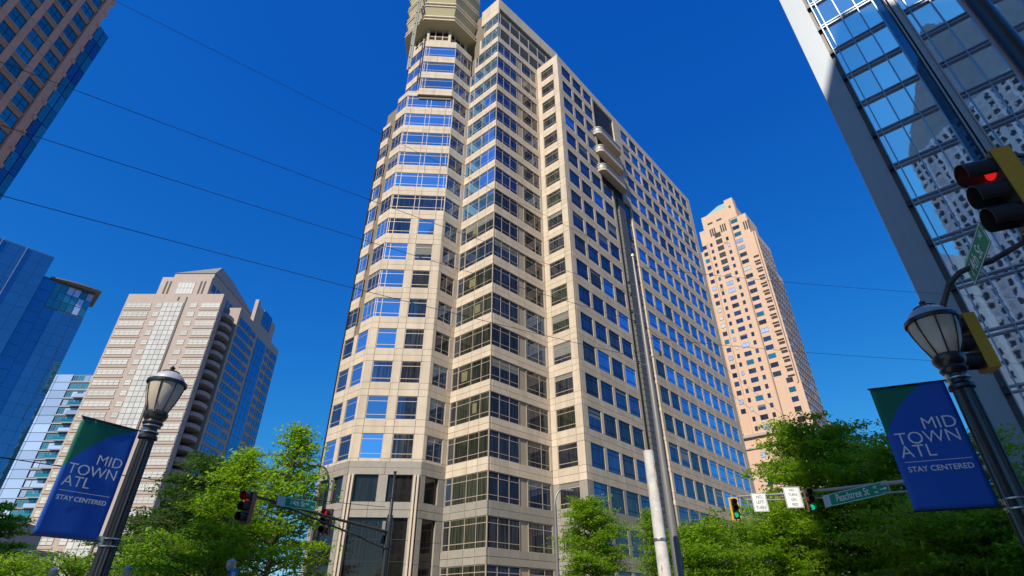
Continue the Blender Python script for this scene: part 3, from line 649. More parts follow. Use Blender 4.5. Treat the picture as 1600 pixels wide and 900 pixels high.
# ------------------------------------------------------------ blue glass tower, far left
V = Building('glass_tower', 'deep blue glass office tower with a flat overhanging roof, far left edge', 'office tower', (-140, 120))
b0 = Vector((-125.0, 119.7)); Qb = lambda t, a: b0 + BU * t + AU * a
V.part('wall', G('frame_blue').prism(ccw([Qb(-34, 0.15), Qb(-0.4, 0.15), Qb(-0.4, 20), Qb(-34, 20)]), 0, 85.9).prism(ccw([Qb(-2, 1.6), Qb(11.5, 1.6), Qb(11.5, 19), Qb(-2, 19)]), 0, 80.4))
fa = Face(Qb(-34, 0), Qb(-0.4, 0)); fc = Face(Qb(-0.4, 1.45), Qb(11.6, 1.45)); rg = random.Random(31)
curtain(V, fa, 0, fa.W, 2.0, 85.6, 14, 26, [('glass_royal', 1)], 0.05, 0, rg)
curtain(V, fc, 0.1, 3.0, 2.0, 79.8, 1, 24, [('glass_royal', 1)], 0.07, 0.1, rg)
curtain(V, fc, 3.0, fc.W, 2.0, 72.0, 4, 22, [('glass_royal', 1)], 0.05, 0, rg)
curtain(V, fc, 3.0, fc.W, 72.4, 79.8, 6, 3, [('glass_teal', 0.6), ('glass_pale', 0.4)], 0.2, -0.1, rg)
for x in (22.5, 27.6): part_local(V, fa, 'fin', G('steel_light').box(-0.08, 0.08, -0.25, 0, 0, 84), x, 0.02, 2)
cp = G('roof_grey'); o = [Qb(1.0, 1.0)] + [Qb(1.0 + 11.6 * t, -1.6 * math.sin(math.pi * t * 0.7) + 0.9) for t in np.linspace(0.1, 1, 8)] + [Qb(13.4, 12), Qb(1, 12)]
V.part('canopy', cp.prism(ccw(o), 80.4, 80.7))
V.finish(limit=280)

# ------------------------------------------------------------ striped residential tower between the blue and the pale one
S = Building('apartment_tower', 'pale lavender glass apartment tower with teal balcony floors, behind the left banner', 'apartment tower', (-148, 176))
S.part('wall', G('frame_blue').prism([(-160, 170.2), (-139.6, 170.2), (-139.6, 190), (-160, 190)], 0, 72.6))
f5 = Face((-160, 170), (-139.6, 170)); rg = random.Random(41)
curtain(S, f5, 0, 10.6, 1, 72.6, 2, 25, [('glass_pale', 1)], 0.16, 0.2, rg)
for i in range(25):
    z = 1 + 2.864 * i
    for j in range(5): window(S, f5, 10.9 + 1.85 * j, 10.9 + 1.85 * j + 1.7, z + 0.5, z + 2.5, pick(rg, [('glass_teal', 0.7), ('glass_pale', 0.3)]), 'steel_light', d=0.05, hs=(), vs=(0.85,), fw=0.08)
    panel(S, f5, 10.7, 20.4, z - 0.1, z + 0.32, 'fin_grey', 0.4, 0.35, 0, 'floor_slab')
    if 5 < i < 23: panel(S, f5, 14.5, 20.8, z + 0.33, z + 1.3, 'glass_teal' if i % 2 else 'glass_pale', 0.08, 1.3, 0, 'balcony'); panel(S, f5, 14.3, 20.9, z + 0.0, z + 0.3, 'fin_grey', 1.2, 1.35, 0, 'balcony_slab')
S.finish(limit=200)

# ------------------------------------------------------------ brick tower, top left corner of the view
D = Building('brick_tower', 'brown brick tower with square teal windows and a glazed corner strip, top left corner', 'office tower', (-85, 35))
D.part('wall', G('brick_deep', 'frame_blue').prism([(-100, 6), (-72.95, 6), (-72.95, 55.1), (-100, 55.1)], 0, 112).prism([(-98, 55.1), (-72.9, 55.1), (-72.9, 57.7), (-98, 57.7)], 0, 90.8, 1))
fd_ = Face((-72.72, 6), (-72.72, 55.1)); rg = random.Random(51); cw = 3.42; chh = 3.37
for i in range(14):
    xc = 46.4 - cw * i
    for j in range(-22, 11):
        z = 76.7 + chh * j
        if xc < 1.2 or z > 109: continue
        window(D, fd_, xc - 1.15, xc + 1.15, z - 1.15, z + 1.15, 'glass_teal', 'frame_dark', d=-0.13, hs=(0.5,), vs=(1.15,), fw=0.05)
        panel(D, fd_, xc - 1.15, xc + 1.15, z + 1.17, z + 2.2, 'brick_deep', 0.25, -0.02, 0, 'spandrel')
        panel(D, fd_, xc - 2.25, xc - 1.2, z - 1.15, z + 2.2, 'brick_red', 0.3, 0.03, 0.03, 'brick_panel')
        panel(D, fd_, xc - 1.18, xc + 1.18, z - 1.35, z - 1.17, 'pink_stone', 0.2, 0.07, 0, 'sill')
part_local(D, fd_, 'corner_rib', G('brick_red').box(0, 1.3, 0, 0.35, 0, 112), 47.8, 0.1, 0)
for j in range(33): part_local(D, fd_, 'corner_block', G('brick_red').box(0, 0.5, 0, 0.35, 0, 0.8), 48.75, 0.22, 2 + chh * j) if in_view(Vector((-72, 55, 2 + chh * j))) else None
f6 = Face((-72.6, 55.15), (-72.6, 57.6)); curtain(D, f6, 0, f6.W, 5, 90.5, 2, 25, [('glass_teal', 0.6), ('glass_royal_dark', 0.4)], 0.12, 0.02, rg)
D.finish()

# ------------------------------------------------------------ mirror glass tower, right
H = Building('mirror_tower', 'mirror glass tower with steel grid and a broad grey edge wall, right side', 'office tower', (48, 40))
pm = Vector((39.5, 40.2)); Qm = lambda t, b: pm + AU * t + BU * b
H.part('wall', G('frame_dark').prism(ccw([Qm(0.3, 0.3), Qm(-30, 0.3), Qm(-30, 34), Qm(0.3, 34)]), 0, 92))
H.part('edge_wall', G('fin_grey').prism(ccw([Qm(2.75, 0), Qm(0.45, 0), Qm(0.45, 34), Qm(2.75, 34)]), 0, 93))
H.part('edge_column', G('fin_brown').prism(ccw([Qm(0.45, 0.18), Qm(0.02, 0.18), Qm(0.02, 2), Qm(0.45, 2)]), 0, 92.5))
fm = Face(Qm(0, 0), Qm(-30, 0)); rg = random.Random(61); rz = 4.85; zb = 50.8 - 10 * rz
cols = [0.05, 0.55, 2.3, 4.05, 5.6] + [7.4] + [7.95 + 1.85 * i for i in range(12)]
cols = [c for c in cols if c < 29.9]
for j in range(18):
    z = zb + j * rz
    for i in range(len(cols) - 1):
        if i == 4: continue
        panel(H, fm, cols[i], cols[i + 1], z + 0.5, z + rz - 0.02, 'glass_mirror', 0.08, 0.0, 0.06, 'glass_panel')
        panel(H, fm, cols[i], cols[i + 1], z, z + 0.48, 'glass_mirror', 0.08, -0.002, 0.05, 'glass_panel')
    for zz_ in (z, z + 0.46):
        panel(H, fm, 0.02, 5.5, zz_ - 0.06, zz_ + 0.06, 'grille_metal', 0.3, 0.28, 0, 'transom'); panel(H, fm, 7.4, 29.6, zz_ - 0.06, zz_ + 0.06, 'grille_metal', 0.3, 0.28, 0, 'transom')
    panel(H, fm, -0.4, 0.0, z - 0.1, z + 0.5, 'signal_black', 0.3, 0.3, 0, 'bracket')
for c in cols: part_local(H, fm, 'mullion', G('grille_metal').box(-0.05, 0.05, -0.2, 0.1, 0, 90), c, 0.05, 0.5)
curtain(H, fm, 5.6, 6.4, 1, 91, 1, 19, [('glass_royal_dark', 1)], 0.05, -0.1, rg)
for x, w, d in ((6.45, 0.1, 0.5), (6.75, 0.5, 0.35), (7.28, 0.12, 0.5)): part_local(H, fm, 'channel', G('steel_light').box(0, w, -d, 0.1, 0, 90), x, 0.05, 0.5)
H.finish()

# ------------------------------------------------------------ unseen towers behind the viewer, one added, shaped for reflections and shade
Z = Building('gabled_tower', 'broad grey green stone tower with steep gables, mirrored in the glass tower on the right', 'office tower', (12, -60))
Z.part('wall', G('pale_rock').prism([(-20, -80), (45, -80), (45, -40), (-20, -40)], 0, 111))
def gable(xa, xb, xp, z0, z1, dy=0.0):
    g = G('slate_green'); g.v = [(xa, -40.2 - dy, z0), (xb, -40.2 - dy, z0), (xp, -40.2 - dy, z1), (xa, -79.8 + dy, z0), (xb, -79.8 + dy, z0), (xp, -79.8 + dy, z1)]
    g.f = [[1, 0, 2], [3, 4, 5], [0, 3, 5, 2], [4, 1, 2, 5], [0, 1, 4, 3]]; g.m = [0] * 5; Z.part('gable', g)
gable(-21, 26, 1, 111.003, 143); gable(8, 46, 28, 111.006, 152, 0.3)  # peaks raised to shade the mirror tower and block sun glare
F = Face((45, -40), (-20, -40)); rg = random.Random(71)
for i in range(31):
    for j in range(44):
        x, z = 2.1 * i + 0.5, 2.5 * j + 0.6
        panel(Z, F, x, x + 1.05, z, z + 1.65, 'dark_void' if rg.random() < 0.85 else 'glass_bright', 0.08, 0.06, 0, 'window')
        if rg.random() < 0.7: panel(Z, F, x - 0.15, x + 1.2, z - 0.45, z - 0.1, 'glint_rock', 0.3, 0.3, 0, 'sill')
    if i % 2: panel(Z, F, 2.1 * i - 0.35, 2.1 * i + 0.25, 0, 111, 'glint_rock', 0.4, 0.4, 0, 'rib')
Z.finish(limit=0)
Z = Building('filler_tower', 'unseen pale stone tower with a pitched roof, added to fill the low reflection in the glass tower', 'office tower', (-75, -105))  # out of view, added only to fill the mirror glass
Z.part('wall', G('pale_rock').prism([(-104, -98), (-60, -98), (-60, -90), (-104, -90)], 0, 111)); Z.part('roof', G('pale_rock').prism([(-104, -98), (-60, -98), (-60, -90), (-104, -90)], 111.003, 122, 0, [(-80, -95), (-74, -95), (-74, -93), (-80, -93)]))
F = Face((-60, -90), (-104, -90))
for i in range(11):
    for j in range(27): panel(Z, F, 3.9 * i + 0.9, 3.9 * i + 2.4, 4.05 * j + 0.8, 4.05 * j + 3.0, 'dark_void' if rg.random() < 0.8 else 'glass_bright', 0.08, 0.06, 0, 'window')
Z.finish(limit=0)

# ------------------------------------------------------------ low buildings glimpsed between trees
Z = Building('low_building', 'low cream building with recessed dark windows behind the left trees', 'building', (-84, 92))
Z.part('wall', G('pink_stone').prism([(-92, 90), (-80, 90), (-80, 104), (-92, 104)], 0, 11.0).prism([(-90, 91), (-83, 91), (-83, 103), (-90, 103)], 11, 15.5))
fz = Face((-92, 90), (-80, 90))
for i in range(4):
    for j in range(3): window(Z, fz, 0.8 + 2.8 * i, 2.6 + 2.8 * i, 2 + 3 * j, 3.8 + 3 * j, 'glass_drape', 'frame_dark', d=0.09, hs=())
Z.part('cornice', G('pink_stone').box(-92.3, -79.7, 89.7, 104.3, 11.003, 11.5)); Z.finish()
Z = Building('parking_deck', 'grey concrete deck with dark openings under the peach tower', 'parking garage', (66, 118))
dk = G('fin_brown', 'dark_void', 'roof_grey'); q = [P(0, 62) , P(-4, 62), P(-4, 95), P(0, 95)]
Z.part('wall', G('roof_grey').prism(ccw([P(1, 66), P(-16, 66), P(-16, 96), P(1, 96)]), 0, 19.0)); fz = Face(P(1, 66), P(-16, 66))
for j in range(5): panel(Z, fz, 0.5, 16.5, 1.2 + 3.6 * j, 2.7 + 3.6 * j, 'dark_void', 0.05, 0.04, 0, 'deck_shade')  # near-black strips paint the shade between the decks
Z.finish()

# ------------------------------------------------------------ trees
def leafmesh(name, pos, nrm_tilt, size, m, rng):
    n = len(pos); a = rng.uniform(0, 2 * np.pi, n); tl = rng.normal(0, nrm_tilt, n); rl = rng.normal(0, nrm_tilt, n)
    L = size * rng.uniform(0.6, 1.35, n); Wd = L * rng.uniform(0.30, 0.5, n)
    ux = np.stack([np.cos(a) * np.cos(tl), np.sin(a) * np.cos(tl), np.sin(tl)], 1)
    vx = np.stack([-np.sin(a) * np.cos(rl), np.cos(a) * np.cos(rl), np.sin(rl)], 1)
    V = np.empty((n, 4, 3)); V[:, 0] = pos - ux * L[:, None] / 2; V[:, 1] = pos + vx * Wd[:, None] / 2 ; V[:, 2] = pos + ux * L[:, None] / 2; V[:, 3] = pos - vx * Wd[:, None] / 2
    me = bpy.data.meshes.new(name); me.vertices.add(n * 4); me.vertices.foreach_set('co', V.reshape(-1))
    me.loops.add(n * 4); me.loops.foreach_set('vertex_index', np.arange(n * 4, dtype=np.int32))
    me.polygons.add(n); me.polygons.foreach_set('loop_start', np.arange(0, n * 4, 4, dtype=np.int32)); me.polygons.foreach_set('loop_total', np.full(n, 4, dtype=np.int32))
    me.materials.append(MATS[m]); me.update(calc_edges=True); return me
def tree(name, label, x, y, h, r, base, style, nb, m, seed, size=0.2, group=None, trunk=0.16, per=26, lean=(0, 0)):
    """style: 'cone' tiered conifer-like outline, 'round' spreading layered crown."""
    rng = np.random.default_rng(seed); t = thing(name, label, 'tree', (x, y, 0), group=group)
    tg = G('bark'); tp = [(0, 0, 0)]
    for i in range(1, 8):
        z = h * 0.96 * i / 7; tp.append((lean[0] * z / h + rng.normal(0, 0.05), lean[1] * z / h + rng.normal(0, 0.05), z))
    tg.tube(tp, [trunk * (1 - 0.85 * i / 7) for i in range(8)], 7)
    o = obj('trunk', tg, t); smooth(o)
    def tr(z): q = min(max(z / (h * 0.96) * 7, 0), 6.999); i = int(q); f = q - i; return np.array(tp[i]) * (1 - f) + np.array(tp[i + 1]) * f
    pos = []; lg = G('bark')
    for b in range(nb):
        u = (b + rng.random()) / nb; z = base + (h - base) * u ** (0.85 if style == 'cone' else 0.95)
        if style == 'cone': prof = (1 - u) ** 0.75 * 0.95 + 0.07
        else: prof = math.sqrt(max(0.03, 1 - ((u - 0.38) / 0.66) ** 2))
        Lb = r * prof * rng.uniform(0.6, 1.12); az = b * 2.399 + rng.normal(0, 0.5); c = tr(z * 0.93)
        rise = (0.18 if style == 'cone' else 0.42 * u + 0.05) * Lb
        end = c + np.array([math.cos(az) * Lb, math.sin(az) * Lb, rise + rng.normal(0, 0.15)])
        mid = (c + end) / 2 + np.array([0, 0, 0.12 * Lb])
        if Lb > 0.6: lg.tube([tuple(c), tuple(mid), tuple(end)], [0.045 * trunk / 0.16, 0.03, 0.008], 4, 0, False)
        ns = max(3, int(Lb * 3.4))
        for s_ in range(ns):
            q = 0.22 + 0.78 * (s_ + rng.random()) / ns
            p = (1 - q) ** 2 * c + 2 * q * (1 - q) * mid + q * q * end
            side = rng.uniform(-1, 1) * Lb * 0.30 * (1.15 - q * 0.7); p = p + np.array([-math.sin(az) * side, math.cos(az) * side, -abs(side) * 0.15 + rng.normal(0, 0.10)])
            nl = int(per * rng.uniform(0.5, 1.4)); sp = rng.normal(0, 1, (nl, 3)) * np.array([0.30, 0.30, 0.075]) * (0.7 + 0.1 * r)
            pos.append(p + sp)
    obj('limb', lg, t)
    obj('crown', leafmesh('crown', np.vstack(pos), 0.5, size, m, rng), t)
    return t
tree('cypress_tree', 'bright green feathery tree beside the office tower, tallest of the left trees', -10.7, 26.0, 10.3, 2.9, 3.0, 'cone', 95, 'leaf_bright', 1, 0.22, lean=(0.3, 0))
tree('cypress_tree', 'bright green feathery tree left of the tallest one, its limbs reaching low', -13.9, 27.0, 9.4, 3.1, 2.6, 'cone', 95, 'leaf_bright', 2, 0.22, lean=(0.8, 0))
tree('oak_tree', 'dark green tree just right of the left banner', -20.5, 38.6, 11.6, 4.4, 1.5, 'round', 170, 'leaf_dark', 3, 0.26)
tree('oak_tree', 'dark green low tree directly under the left banner', -17.8, 30.5, 5.3, 3.0, 0.6, 'round', 90, 'leaf_mid', 4, 0.2)
tree('oak_tree', 'mid green bushy tree at the bottom left corner', -26.4, 32.0, 4.4, 3.0, 0.5, 'round', 80, 'leaf_bright', 5, 0.2)
tree('oak_tree', 'small dark tree between the corner bush and the left lamp post', -21.3, 29.2, 4.3, 2.2, 0.5, 'round', 70, 'leaf_mid', 6, 0.18)
tree('oak_tree', 'distant green tree at the far left edge below the blue tower', -63.5, 68.0, 13.5, 6.0, 2, 'round', 80, 'leaf_mid', 7, 0.5)
tree('maple_tree', 'upright fresh green street tree in front of the office tower wing', 6.15, 45.3, 10.2, 2.9, 2.2, 'round', 150, 'leaf_bright', 8, 0.24)
tree('maple_tree', 'green tree standing behind the white painted pole', 8.3, 34.0, 7.5, 2.0, 1.2, 'cone', 100, 'leaf_bright', 9, 0.2)
tree('oak_tree', 'low spreading bright green tree right of the tall grey pole', 11.2, 34.0, 6.5, 3.4, 1.0, 'round', 120, 'leaf_bright', 10, 0.24)
tree('oak_tree', 'low spreading green tree below the two white signs', 15.6, 34.6, 6.9, 3.6, 1.0, 'round', 120, 'leaf_bright', 11, 0.24)
tree('oak_tree', 'tall green tree behind the street name sign, its left boughs sunlit', 20.6, 36.5, 13.2, 5.6, 1.5, 'round', 190, 'leaf_bright', 12, 0.30, per=26)
tree('oak_tree', 'dark green tree behind and below the right banner', 22.4, 29.4, 9.8, 5.9, 1.0, 'round', 190, 'leaf_bright', 13, 0.26, per=26)
tree('oak_tree', 'dark wide tree filling the lower right corner', 18.4, 23.0, 5.4, 4.6, 0.8, 'round', 150, 'leaf_bright', 14, 0.21, per=26)
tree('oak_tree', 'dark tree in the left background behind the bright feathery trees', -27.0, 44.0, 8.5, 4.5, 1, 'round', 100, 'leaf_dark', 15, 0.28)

# ------------------------------------------------------------ street lamps
def street_lamp(label, x, y, top, zband):
    t = thing('street_lamp', label, 'street lamp', (x, y, 0), group='acorn street lamps with banners')
    s = top
    base = G('lamp_black').lathe([(0.26, 0), (0.26, 0.18), (0.21, 0.25), (0.2, 0.55), (0.14, 0.7), (0.11, 0.85)], 20); smooth(obj('base', base, t), 35)
    obj('pole', G('lamp_black').lathe([(0.098, 0.8), (0.085, s - 1.15), (0.082, s - 0.95)], 32, flute=0.10), t)
    col = G('lamp_black').lathe([(0.085, s - 0.97), (0.105, s - 0.96), (0.105, s - 0.93), (0.075, s - 0.90), (0.072, s - 0.82), (0.10, s - 0.80), (0.115, s - 0.77), (0.10, s - 0.74), (0.115, s - 0.72), (0.135, s - 0.68), (0.135, s - 0.645), (0.11, s - 0.62)], 24)
    smooth(obj('collar', col, t), 35)
    gl = G('lamp_glass').lathe([(0.100, s - 0.63), (0.115, s - 0.60), (0.160, s - 0.51), (0.190, s - 0.40), (0.203, s - 0.32), (0.205, s - 0.27)], 28); smooth(obj('globe', gl, t), 50)
    cap = G('lamp_cap').lathe([(0.198, s - 0.235), (0.182, s - 0.185), (0.135, s - 0.13), (0.085, s - 0.10)], 28); smooth(obj('lamp_cap', cap, t), 50)
    rim = G('lamp_black').lathe([(0.208, s - 0.275), (0.230, s - 0.27), (0.230, s - 0.235), (0.21, s - 0.228)], 28)
    rim.lathe([(0.10, s - 0.112), (0.105, s - 0.095), (0.04, s - 0.075), (0.022, s - 0.055), (0.032, s - 0.035), (0.02, s - 0.02), (0.003, s)], 16); smooth(obj('rim', rim, t), 40)
    for k in range(8):
        a = 2 * math.pi * (k + 0.35) / 8; c, q = math.cos(a), math.sin(a)
        obj('rib', G('lamp_black').tube([(0.115 * c, 0.115 * q, s - 0.64), (0.165 * c, 0.165 * q, s - 0.5), (0.205 * c, 0.205 * q, s - 0.36), (0.222 * c, 0.222 * q, s - 0.25)], 0.007, 5), t)
    for z in zband:
        bk = G('clamp_steel')
        for dz in (-0.03, 0.045): bk.lathe([(0.094, z + dz), (0.101, z + dz + 0.001), (0.101, z + dz + 0.012), (0.094, z + dz + 0.013)], 24)
        obj('clamp', bk, t)
    return t
street_lamp('black acorn street lamp at lower left, holding the left banner', -4.43, 6.46, 4.42, (3.56, 2.30))
street_lamp('black acorn street lamp at right, beside the mirror glass tower, holding the right banner', 4.19, 4.70, 4.38, (3.54, 2.40))

def text(name, body, size, x, z, parent, m='ink_white', align='CENTER', y=-0.004, bold=0.0, sx=1.0):
    cu = bpy.data.curves.new(name, 'FONT'); cu.body = body; cu.size = size; cu.align_x = align; cu.align_y = 'CENTER'; cu.extrude = 0.0006; cu.offset = bold
    cu.materials.append(MATS[m]); o = bpy.data.objects.new(name, cu); COL.objects.link(o); o.parent = parent
    o.location = (x, y, z); o.rotation_euler = (R(90), 0, 0); o.scale = (sx, 1, 1)
    bpy.context.view_layer.update(); me = bpy.data.meshes.new_from_object(o.evaluated_get(bpy.context.evaluated_depsgraph_get()))
    n = bpy.data.objects.new(name, me); COL.objects.link(n); n.parent = parent; n.location = o.location; n.rotation_euler = o.rotation_euler; n.scale = o.scale
    bpy.data.objects.remove(o); n.name = name; return n
def banner(label, x, y, az_right, z0, w, h, px, seed, roll=0.0):
    """x,y: the edge at the pole; az_right: compass direction the printed text runs. The cloth lies to the left of that edge."""
    t = thing('banner', label, 'banner', (x, y, z0), R(90 - az_right), 'city banners on the lamps')
    g = G('banner_print'); nx, nz = 14, 24; rng = random.Random(seed)
    for j in range(nz + 1):
        for i in range(nx + 1):
            a, b = i / nx, j / nz; yy = 0.006 * math.sin(6 * a + 3 * b + seed) * math.sin(math.pi * a) + 0.003 * math.sin(17 * b + 5 * a) * (1 - abs(2 * b - 1)) + 0.014 * max(0, b - 0.78) * math.sin(40 * a + 9 * b) - 0.004 * math.sin(math.pi * b)
            g.v.append((a * w, yy, b * h))
    for j in range(nz):
        for i in range(nx): q = j * (nx + 1) + i; g.f.append([q, q + 1, q + nx + 2, q + nx + 1]); g.m.append(0)
    c = obj('cloth', g, t, Matrix.Translation((-w, 0, 0))); smooth(c)
    md = c.modifiers.new('thickness', 'SOLIDIFY'); md.thickness = 0.002
    k = w / 0.62
    def tx(nm, s_, sz, X, Z_, bold=0, sxx=1.0, al='LEFT'): text(nm, s_, sz * k, X * k, Z_, c, 'ink_white', al, -0.0135, bold, sxx)
    tx('lettering', 'MID', 0.158, 0.30, 0.785 * h / 1.2, -0.0012, 1.0); tx('lettering', 'TOWN', 0.158, 0.055, 0.655 * h / 1.2, -0.0012, 1.0); tx('lettering', 'ATL', 0.158, 0.055, 0.53 * h / 1.2, -0.0012, 1.0)
    tx('lettering', 'STAY CENTERED', 0.066, 0.065, 0.365 * h / 1.2, 0.0006, 1.0)
    obj('rule_line', G('ink_white').box(0.06 * k, 0.575 * k, -0.0142, -0.0135, 0.434 * h / 1.2, 0.439 * h / 1.2), c)
    for z in (0, h):
        obj('banner_arm', G('lamp_black').tube([(0.11, 0, z), (-w - 0.015, 0, z)], 0.009, 8), t)
        obj('bracket', G('clamp_steel').box(0.03, 0.10, -0.03, 0.03, z - 0.05, z + 0.05), t)
    return t
u = Vector((math.sin(R(-150)), math.cos(R(-150)))); q = Vector((-4.43, 6.46)) + u * 0.13
banner('blue and green fabric banner hanging on the left street lamp', q.x, q.y, 30, 2.32, 0.61, 1.21, 0, 1)
u = Vector((math.sin(R(-68)), math.cos(R(-68)))); q = Vector((4.19, 4.70)) + u * 0.115
banner('blue and green fabric banner hanging on the right street lamp', q.x, q.y, 112, 2.40, 0.615, 1.12, 0, 2)

# ------------------------------------------------------------ traffic signals
def signal(label, x, y, z, face_az, lit, scale=1.0, housing='signal_yellow', group='traffic signals', plate=True):
    """z: centre; face_az: where the lenses look (compass)."""
    t = thing('traffic_light', label, 'traffic light', (x, y, z), R(180 - face_az), group); s = scale
    bx = G(housing, 'signal_black'); bx.box(-0.17 * s, 0.17 * s, 0.0, 0.19 * s, -0.52 * s, 0.52 * s, 0); bx.box(-0.155 * s, 0.155 * s, -0.012, 0, -0.51 * s, 0.51 * s, 1); obj('housing', bx, t)
    if plate: obj('backplate', G(housing if housing == 'signal_yellow' else 'signal_black').box(-0.25 * s, 0.25 * s, 0.05 * s, 0.065 * s, -0.6 * s, 0.6 * s), t)
    for i, c in enumerate(('red', 'amber', 'green')):
        zc = (0.34 - 0.34 * i) * s
        vis = G('signal_black'); n = 16; ro, ri, ln = 0.15 * s, 0.142 * s, 0.32 * s
        for k in range(n + 1):
            a = R(-50 + 280 * k / n); ca, sa = math.cos(a), math.sin(a)
            vis.v += [(ro * ca, -0.01, zc + ro * sa), (ro * ca, -ln * (0.88 + 0.12 * (sa + 1) / 2), zc + ro * sa), (ri * ca, -ln * (0.88 + 0.12 * (sa + 1) / 2), zc + ri * sa), (ri * ca, -0.01, zc + ri * sa)]
        for k in range(n):
            a = 4 * k
            for f in ((0, 1, 5, 4), (1, 2, 6, 5), (2, 3, 7, 6)): vis.f.append([a + j for j in f]); vis.m.append(0)
        obj('visor', vis, t)
        m = ('light_red' if c == 'red' else 'light_green') if c == lit else 'lens_off'
        obj('lens', G(m).tube([(0, -0.005, zc), (0, -0.03, zc)], 0.125 * s, 16), t)
    return t
def sign(name, label, x, y, z, az_right, w, h, lines, m='sign_green', ink='ink_white', cat='street sign', sizes=None, extra=None, tab=0.0):
    """centre x,y,z; az_right: compass direction of the text."""
    t = thing(name, label, cat, (x, y, z), R(90 - az_right)); g = G(m, 'clamp_steel').box(-w / 2, w / 2, 0, 0.006, -h / 2, h / 2, 0); obj('sign_plate', g, t)
    rim = G('ink_white' if m == 'sign_green' else 'ink_black'); e = 0.012 * min(h, 0.5) / 0.4 + 0.003
    for a in ((-w / 2 + e, w / 2 - e, h / 2 - 2 * e, h / 2 - e), (-w / 2 + e, w / 2 - e, -h / 2 + e, -h / 2 + 2 * e), (-w / 2 + e, -w / 2 + 2 * e, -h / 2 + 2 * e, h / 2 - 2 * e), (w / 2 - 2 * e, w / 2 - e, -h / 2 + 2 * e, h / 2 - 2 * e)): rim.box(a[0], a[1], -0.002, 0, a[2], a[3])
    obj('border', rim, t)
    for (s_, sz, X_, Z_, sx_) in lines: text('lettering', s_, sz, X_, Z_, t, ink, 'CENTER', -0.005, 0.002 if m == 'sign_green' else 0.0, sx_)
    if tab: obj('emblem_panel', G('sign_pale').box(-w / 2 + e * 2.2, -w / 2 + tab, -0.003, 0, -h / 2 + 2.2 * e, h / 2 - 2.2 * e), t)
    if extra: extra(t)
    return t
# big pole right of the frame, with the bent arm in front of the mirror tower
t = thing('signal_pole', 'tall black signal pole at the right edge with a bent bronze arm', 'signal pole', (7.26, 4.72, 0))
smooth(obj('pole', G('lamp_black').lathe([(0.16, 0), (0.15, 4), (0.125, 10.5)], 24), t))
L0 = lambda x, y, z: (x - 7.26, y - 4.72, z)
arm = [L0(7.26, 4.72, 7.35), L0(8.0, 6.2, 7.3), L0(8.66, 7.23, 7.02), L0(8.27, 7.56, 6.85), L0(7.98, 7.68, 6.80), L0(7.81, 7.75, 6.74), L0(7.66, 7.90, 6.58), L0(7.54, 8.06, 6.27), L0(7.6, 8.3, 5.9), L0(8.1, 8.6, 5.8)]
smooth(obj('mast_arm', G('arm_brown').tube(arm, 0.05, 10), t))
obj('bracket_arm', G('signal_black').tube([L0(7.26, 4.72, 6.35), L0(6.3, 4.66, 6.40), L0(5.95, 4.62, 6.36)], 0.03, 8), t)
signal('large yellow traffic light with long black visors showing red, beside the mirror glass tower', 5.76, 4.68, 5.84, -68, 'red', 1.0, plate=False)
signal('yellow traffic light behind the right street lamp globe', 8.1, 8.5, 5.74, -75, None, 1.0, plate=False)
sign('street_name_sign', 'green 14th St sign on the bent arm above the right street lamp', 7.72, 7.22, 6.74, 208.4, 1.42, 0.42,
     [('14th St', 0.36, -0.14, -0.02, 0.8), ('NE', 0.15, 0.50, 0.07, 0.8)])
# left mast arm with two signals
t = thing('signal_pole', 'dark signal pole before the grey tower base with a long twin mast arm', 'signal pole', (-5.6, 26.32, 0))
L1 = lambda x, y, z: (x + 5.6, y - 26.32, z)
smooth(obj('pole', G('pole_dark').lathe([(0.16, 0), (0.15, 4.2), (0.14, 5.6), (0.075, 5.75), (0.06, 7.55), (0.08, 7.56), (0.08, 7.62)], 14), t), 40)
obj('mast_arm', G('arm_brown').tube([L1(-5.6, 26.3, 4.95), L1(-7.2, 23.9, 5.12), L1(-8.6, 20.6, 5.24), L1(-9.19, 18.94, 5.25)], [0.06, 0.055, 0.045, 0.04], 8), t)
obj('mast_arm', G('arm_brown').tube([L1(-5.6, 26.3, 4.25), L1(-6.6, 24.9, 4.62), L1(-7.6, 23.0, 4.92), L1(-8.4, 21.2, 5.14), L1(-8.7, 20.3, 5.2)], 0.04, 8), t)
cb = G('pole_grey', 'pole_dark'); cb.box(-0.28, -0.13, -0.16, 0.05, 4.95, 5.4, 0); cb.box(-0.26, -0.13, -0.2, 0.02, 4.45, 4.8, 1); cb.lathe([(0.2, 4.28), (0.2, 4.4)], 12, 1); cb.lathe([(0.1, 6.4), (0.1, 6.55)], 10, 1); obj('control_box', cb, t)
for a, b in ((4.75, 5.05), (1.4, 4.72)): pass
signal('traffic light showing red, before the clustered stone piers', -7.62, 23.6, 5.0, -165, 'red', 0.95, 'signal_rust', plate=False)
signal('traffic light showing red at the tip of the mast arm, before the feathery trees', -8.95, 19.15, 4.82, -160, 'red', 0.95, 'signal_rust', plate=False)
sign('street_name_sign', 'green street name sign on the twin mast arm, before the tallest feathery tree', -7.85, 20.66, 5.19, 41, 1.55, 0.34, [('14th St', 0.24, 0.02, 0, 0.85), ('NE', 0.12, 0.42, 0.03, 0.85), ('700', 0.11, 0.63, -0.06, 0.8)], tab=0.32)
